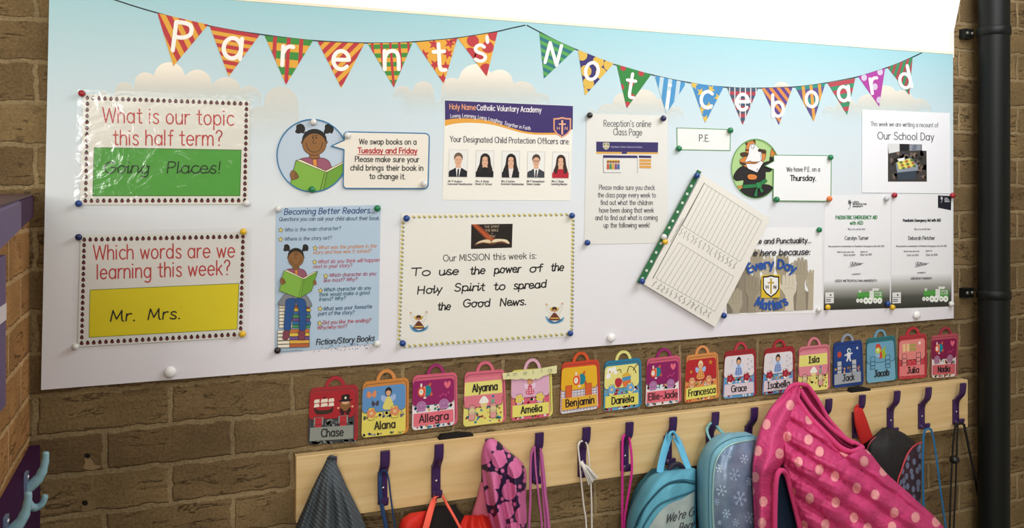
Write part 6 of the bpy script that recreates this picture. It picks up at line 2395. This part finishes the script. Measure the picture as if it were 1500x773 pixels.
b.tube(cord([(977.5, 648, .045), (980, 637, .047), (985, 631.5, .046), (990, 637, .046), (995, 650, .049)], 0, 0), .0034, tll, 8)
b.build('handle_top', r, True)
b = B()
b.tube(cord([(979, 688, .080), (984, 682, .080), (990, 679.5, .080), (996, 681, .08), (1001, 686, .08)], 0, 0), .006, ink('#2a2433', .5), 10)
tag(b.build('hanging_loop', r, True), 'dark padded loop')

# ---- pale blue rucksack with a shiny snowflake panel
pb_ = fabric('pale_blue_nylon', (112, 164, 182), (132, 182, 198), 240, .55)
pbd = fabric('grey_blue_side', (128, 162, 164), (144, 176, 176), 240, .6)
r = thing('rucksack', P(1085, 1060, .1), 'pale blue rucksack with a silvery snowflake front panel, tucked against the pink coat', 'bag')
bag = Puff([(1064, 633.5, 1092, 632, .070, .012), (1050, 637, 1106, 638, .064, .045), (1040, 644, 1116, 647, .060, .07), (1032, 653, 1124, 658, .056, .085), (1026, 664, 1130, 672, .054, .095), (1021, 682, 1134, 690, .052, .10), (1020, 710, 1136, 715, .052, .105), (1021, 745, 1137, 748, .052, .105), (1024, 780, 1137, 780, .052, .105), (1030, 850, 1136, 850, .052, .105), (1034, 1050, 1132, 1050, .052, .10)], lambda x, y, q, t: .0022 * math.cos(q * 24 + t * 5), 48, 8, .40)
bag.build('body', pb_, r)
sil, nt, bs = new_mat('silvery_print')
uv = node(nt, 'ShaderNodeUVMap')
nz = node(nt, 'ShaderNodeTexNoise', i_Scale=3.2, i_Detail=4.0)
nt.links.new(uv.outputs[0], nz.inputs['Vector'])
cr = node(nt, 'ShaderNodeValToRGB')
cr.color_ramp.elements[0].position, cr.color_ramp.elements[0].color = .3, lin('#5f7794')
cr.color_ramp.elements[1].position, cr.color_ramp.elements[1].color = .72, lin('#8f9fb8')
nt.links.new(nz.outputs['Fac'], cr.inputs[0])
nt.links.new(cr.outputs[0], bs.inputs['Base Color'])
bs.inputs['Metallic'].default_value = .25
bs.inputs['Roughness'].default_value = .34
prow = [(1080, 648, 1104, 644.5), (1066, 653.5, 1112, 650), (1057.5, 661, 1118, 660), (1050.5, 672, 1123, 674), (1046.5, 687, 1126, 692), (1044.5, 710, 1127, 715), (1044, 745, 1127, 748), (1046, 782, 1127, 782), (1050, 850, 1126, 850), (1053, 960, 1124, 960)]
pn = patch(bag, prow, 'front_panel', sil, r, .002, 20)
b = B()
lft = cat([(1104, 644)] + [(p[0], p[1]) for p in prow], 4)
b.tube([P(x, y, bag.offat(x, y) + .003) for x, y in lft], .0021, ink('#9fc9c6', .3, .5, .2), 8)
b.build('piping', r, True)
b = B()
l2 = cat([(1102, 638), (1080, 640), (1062, 646), (1050, 655), (1042, 668), (1039, 690), (1038, 730), (1039, 782), (1042, 860)], 5)
b.tube([P(x, y, bag.offat(x, y) + .001) for x, y in l2], .0014, ink('#4f8294', .5), 6)
b.build('seam', r, True)
a = Art(.003, 5e-5, bag.offat)


def flake(x, y, s, c, w):
    for k in range(6):
        t = k * math.pi / 3 + .2
        e = (x + s * .85 * math.cos(t), y + s * math.sin(t))
        a.line(c, [(x, y), ((x + e[0]) / 2, (y + e[1]) / 2), e], w, up=False)
        for d in (-.6, .6):
            p_ = (x + s * .55 * .85 * math.cos(t), y + s * .55 * math.sin(t))
            a.line(c, [p_, (p_[0] + s * .32 * math.cos(t + d), p_[1] + s * .36 * math.sin(t + d))], w, up=False)


for x, y, s, c, w in ((1054, 686, 6.5, '#c4d6e6', .9), (1057, 718, 9, '#b4cbe2', 1.1), (1050, 735, 5, '#9fb9d6', .8), (1068, 668, 4.5, '#a9bcd4', .7), (1064, 752, 7, '#a9c2dc', .9), (1054, 765, 4, '#b4cbe2', .7), (1076, 695, 10, '#9db1cc', 1.0), (1090, 672, 7, '#aab6cc', .9), (1084, 730, 12, '#a4bad6', 1.1), (1098, 705, 6, '#a4b4ce', .8), (1078, 765, 6, '#a4bad6', .9), (1098, 758, 9, '#9db1cc', 1.0)):
    flake(x, y, s, c, w)
a.build('snowflake_print', pn)
for pts, w in (([(1040, 621, .036), (1036, 627, .046), (1037, 636, .058), (1042, 646, .078)], (.0042, .0016)), ([(1049, 624, .040), (1055, 630, .050), (1062, 637, .066), (1066, 642, .08)], (.0040, .0016))):
    b = B()
    b.tube(cord(pts, 0, 0), 0, ink('#7fb4b4', .6), 10, w)
    b.build('handle', r, True)
b = B()
b.tube(cord([(1036, 628, .046), (1038.5, 622, .046), (1043.5, 619, .045), (1049, 623, .045), (1055, 630, .050)], 0, 0), .0028, ink('#7fb4b4', .6), 8)
b.build('handle_top', r, True)

# ---- pink quilted coat with pale spots
pink = dot_mat('pink_spotted_quilt', '#c2336c', '#ea9ca0', 3.0, .205, .5, .012, (1.12, .9), None, '#d04a80', .5, .35)
pinkl = fabric('dark_pink_lining', (128, 30, 66), (150, 42, 80), 160, .9)
pinkt = fabric('pink_fleece_trim', (196, 58, 112), (210, 74, 126), 220, .95)
navl = fabric('navy_sleeve_lining', (28, 44, 66), (36, 54, 78), 200, .8)
r = thing('quilted_coat', P(1240, 1060, .2), 'pink quilted child coat with pale spots and a fleece collar', 'coat')


def quilt(x, y, q, t):
    n_ = (-.58 * x + .81 * y)
    m_ = (.81 * x + .58 * y)
    row = math.floor(n_ / 29)
    a1 = abs(math.sin(math.pi * n_ / 29))
    a2 = abs(math.sin(math.pi * (m_ / 52 + .5 * (row % 2))))
    e = min(1, max(0, (y - 575) / 40))
    return e * (.030 * a1 ** .42 * (.5 + .5 * a2 ** .3) - .014) + .004 * e * math.sin(x * .11 + y * .05) + .0025 * e * math.sin(x * .45 - y * .31) * math.sin(y * .38 + x * .13)


def sfold(x, y, q, t):
    return .006 * math.cos(q * 9 + t * 4) + .004 * math.sin(y * .09 + q * 5)


rows = [(1158, 572, 1163, 577, .072, .004), (1150, 590, 1173, 593, .085, .012), (1144, 618, 1188, 613, .105, .025), (1143, 648, 1212, 637, .125, .04), (1146, 678, 1231, 656, .138, .05), (1151, 702, 1248, 664, .145, .06), (1157, 727, 1268, 657.5, .148, .066), (1164, 752, 1299, 693, .15, .07), (1171, 778, 1341, 731, .15, .072), (1182, 830, 1388, 783, .15, .075), (1190, 900, 1405, 880, .15, .08), (1192, 1050, 1420, 1050, .15, .08)]
coat = Puff(rows, quilt, 70, 12, .45, back=.2, minback=.05)
coat.build('quilted_body', pink, r)
sl = Puff([(1162, 564, 1172, 563, .070, .004), (1143, 580, 1172, 579, .080, .02), (1126, 601, 1167, 602, .095, .035), (1112, 630, 1160, 636, .12, .045), (1105, 658, 1154, 664, .14, .05), (1102, 684, 1142, 686, .155, .05), (1102, 702, 1137, 700, .16, .042), (1103, 730, 1135.5, 728, .16, .04), (1105, 775, 1134, 775, .16, .04), (1107, 850, 1138, 850, .16, .04), (1108, 1000, 1142, 1000, .16, .04)], sfold, 40, 8, .5, back=.2, minback=.05)
sl.build('sleeve', pink, r)
Puff([(1140, 689, 1150, 689, .13, .004), (1134, 705, 1158, 705, .128, .01), (1130, 730, 1168, 730, .125, .012), (1128, 775, 1180, 775, .12, .012), (1128, 850, 1195, 850, .12, .012), (1128, 1000, 1200, 1000, .12, .012)], None, 16, 6, minback=.05).build('sleeve_lining', navl, r)
b = B()
b.tube([P(x, y, o) for x, y, o in cat([(1134.5, 780, .198), (1135, 740, .2), (1136.5, 706, .2), (1140, 692, .197), (1146, 689, .19), (1153, 697, .18), (1159, 720, .178), (1166, 748, .178), (1173, 778, .178), (1184, 830, .178)], 4)], .006, pinkt, 10)
b.build('cuff_trim', r, True)
# collar lining behind the neck opening, then the fleece rims
Puff([(1162, 571, 1182, 565, .062, .004), (1166, 580, 1193, 578, .066, .004), (1172, 592, 1204, 594, .072, .004), (1184, 608, 1213, 610, .084, .004), (1205, 628, 1226, 628, .10, .004), (1226, 649, 1241, 643, .112, .004), (1244, 659, 1256, 650, .125, .003), (1252, 660, 1262, 655, .135, .002)], lambda x, y, q, t: -.006 * math.cos(q * 10), 24, 6, minback=.04).build('collar_lining', pinkl, r)
for nm, pts, w in (('collar_rim', [(1150, 577, .085), (1158, 566, .075), (1168, 562.5, .072), (1178, 563.5, .072), (1184, 566, .072), (1192, 577, .076), (1201, 591, .082), (1212, 611, .092), (1229, 631, .108), (1241, 643, .12), (1256, 650, .136), (1264, 655, .148)], .0052),
                   ('neck_rim', [(1158, 573, .085), (1164, 579, .088), (1174, 594, .098), (1188, 613, .118), (1211, 636, .148), (1230, 654.5, .165), (1246, 661.5, .172), (1256, 659, .168), (1263, 655, .158)], .0068),
                   ('neck_fold', [(1172, 570, .074), (1178, 580, .08), (1189, 596, .092), (1204, 613, .104), (1220, 629, .118), (1238, 642, .13), (1250, 649, .14)], .0058)):
    b = B()
    b.tube([P(*p) for p in cat(pts, 5)], w, pinkt, 10)
    b.build(nm, r, True)

# ---- red strap on the next hook but one
r = thing('red_strap', P(1262, 655, .05), 'folded red webbing strap hanging from a hook above the black bag', 'strap')
rs_ = fabric('red_webbing', (176, 34, 34), (196, 48, 44), 320, .6)
Puff([(1252, 596, 1260, 594, .040, .004), (1250.5, 602, 1264, 600, .046, .006), (1252, 620, 1270, 615, .05, .008), (1257, 640, 1276, 632, .05, .008), (1262, 652, 1280, 640, .05, .006)], None, 16, 6).build('strap', rs_, r)
b = B()
b.tube(cord([(1253, 598, .042), (1256, 594, .045), (1260, 593, .045), (1263, 598, .043)], 0, 0), .003, rs_, 8)
b.build('loop', r, True)

# ---- black bag with a printed side
bb = fabric('black_nylon', (34, 33, 34), (46, 45, 46), 240, .6)
r = thing('black_bag', P(1310, 820, .06), 'black bag with pink piping and a printed side, behind the pink coat', 'bag')
bbag = Puff([(1292, 626.5, 1300, 625, .045, .006), (1282, 636, 1322, 633, .042, .03), (1272, 645, 1338, 645, .040, .045), (1268, 656, 1345, 655, .040, .055), (1268, 680, 1349, 672, .040, .06), (1270, 710, 1349, 705, .040, .06), (1272, 760, 1348, 760, .040, .06), (1274, 820, 1346, 820, .040, .06)], lambda x, y, q, t: .003 * math.cos(q * 13), 36, 8, .45)
bbag.build('body', bb, r)
pat = dot_mat('dark_printed_cloth', '#232838', '#6a7490', 9.0, .34, 1.0, .03, (1.5, .8), None, '#4a2430', .5)
patch(bbag, [(1344, 649, 1349, 650), (1336, 656, 1349, 656), (1329, 668, 1349.5, 668), (1323, 685, 1349.5, 685), (1319, 702, 1349.5, 702), (1316, 725, 1349, 725), (1316, 800, 1348, 800)], 'printed_side', pat, r, .003, 10)
b = B()
b.tube([P(x, y, bbag.offat(x, y) + .004) for x, y in cat([(1350, 648), (1342, 651), (1334, 658), (1327, 670), (1320, 690), (1315, 706), (1312, 740)], 4)], .0022, ink('#b8434c', .5), 8)
b.build('piping', r, True)
b = B()
b.tube([P(x, y, bbag.offat(x, y) + .003) for x, y in cat([(1283, 640), (1277, 645), (1272, 653), (1269, 664)], 4)], .0015, ink('#9c4a50', .5), 8)
b.build('piping', r, True)

# ---- bright blue cords
blu = fabric('bright_blue_cord', (38, 96, 140), (54, 114, 158), 320)
r = thing('drawstring', P(1365, 860, .05), 'bright blue flat cords hanging between the black bag and the black cords', 'cord')
for pts, w in (([(1355, 629, .042), (1353, 640, .046), (1352, 665, .048), (1352, 700, .048), (1353, 745, .048), (1354, 780, .048), (1355, 860, .048)], .0042),
               ([(1364, 629, .046), (1368, 645, .048), (1373, 680, .05), (1378, 720, .05), (1383, 755, .05), (1386, 780, .05), (1392, 860, .05)], .0034)):
    b = B()
    b.tube(cord(pts, 0, 0), 0, blu, 10, (w, .0016))
    b.build('cord', r, True)
b = B()
b.tube(cord([(1353.5, 634, .044), (1356, 629, .045), (1360, 627.5, .045), (1364, 628.5, .046)], 0, 0), .003, blu, 8)
b.build('loop', r, True)

# ---- black cords with a toggle
bc = fabric('black_cord', (28, 26, 24), (38, 36, 34), 320)
r = thing('drawstring', P(1410, 860, .05), 'black cords with a round toggle hanging from the last hook by the downpipe', 'cord')
for pts, w in (([(1400, 621, .046), (1397, 640, .048), (1395, 670, .05), (1393, 710, .05), (1391, 775, .05), (1389, 860, .05)], .0030),
               ([(1403, 621, .048), (1402, 645, .05), (1401, 672, .051), (1400, 710, .051), (1397, 775, .051), (1395, 860, .05)], .0026),
               ([(1412, 621, .048), (1417, 645, .044), (1424, 680, .032), (1431, 715, .018), (1436, 745, .010), (1442, 800, .008)], .0044)):
    b = B()
    b.tube(cord(pts, 0, 0), 0, bc, 10, (w, .002))
    b.build('cord', r, True)
b = B()
b.tube(cord([(1400, 625, .046), (1403, 620.5, .046), (1408, 619.5, .046), (1412, 622.5, .047)], 0, 0), .003, bc, 8)
b.build('loop', r, True)
b = B()
c0 = P(1398, 673, .050)
b.lathe(c0 + Vector((0, 0, -.010)), (0, 0, 1), [(.003, 0), (.0105, .003), (.0125, .010), (.0105, .017), (.003, .020)], ink('#171615', .4, .5), 16)
b.build('toggle', r, True)

# ---- marks in the brickwork: two old screw holes
for x, y, l in ((127.5, 667, 'old screw hole with a pale plaster smear in the brick, above the other hole'), (124, 736, 'old chipped screw hole in the brick, below the plaster smeared one')):
    a = Art(.0012)
    if y < 700:
        a.poly('#8f7755', cat([(x - 4, y + 3), (x + 3, y + 2), (x + 9, y + 9), (x + 12, y + 14), (x + 21, y + 15), (x + 13, y + 20), (x + 2, y + 21), (x - 6, y + 18), (x - 3, y + 11)], 3, True))
    else:
        a.poly('#7d6747', cat([(x - 3, y + 3), (x + 8, y - 4), (x + 15, y - 3), (x + 16, y + 8), (x + 6, y + 12), (x - 4, y + 12)], 3, True))
    a.poly('#15100c', cat([(x - 4, y), (x - 1, y - 3.6), (x + 4, y - 2), (x + 4, y + 3), (x - 1, y + 4)], 3, True))
    tag(a.build('screw_hole'), l, 'hole')
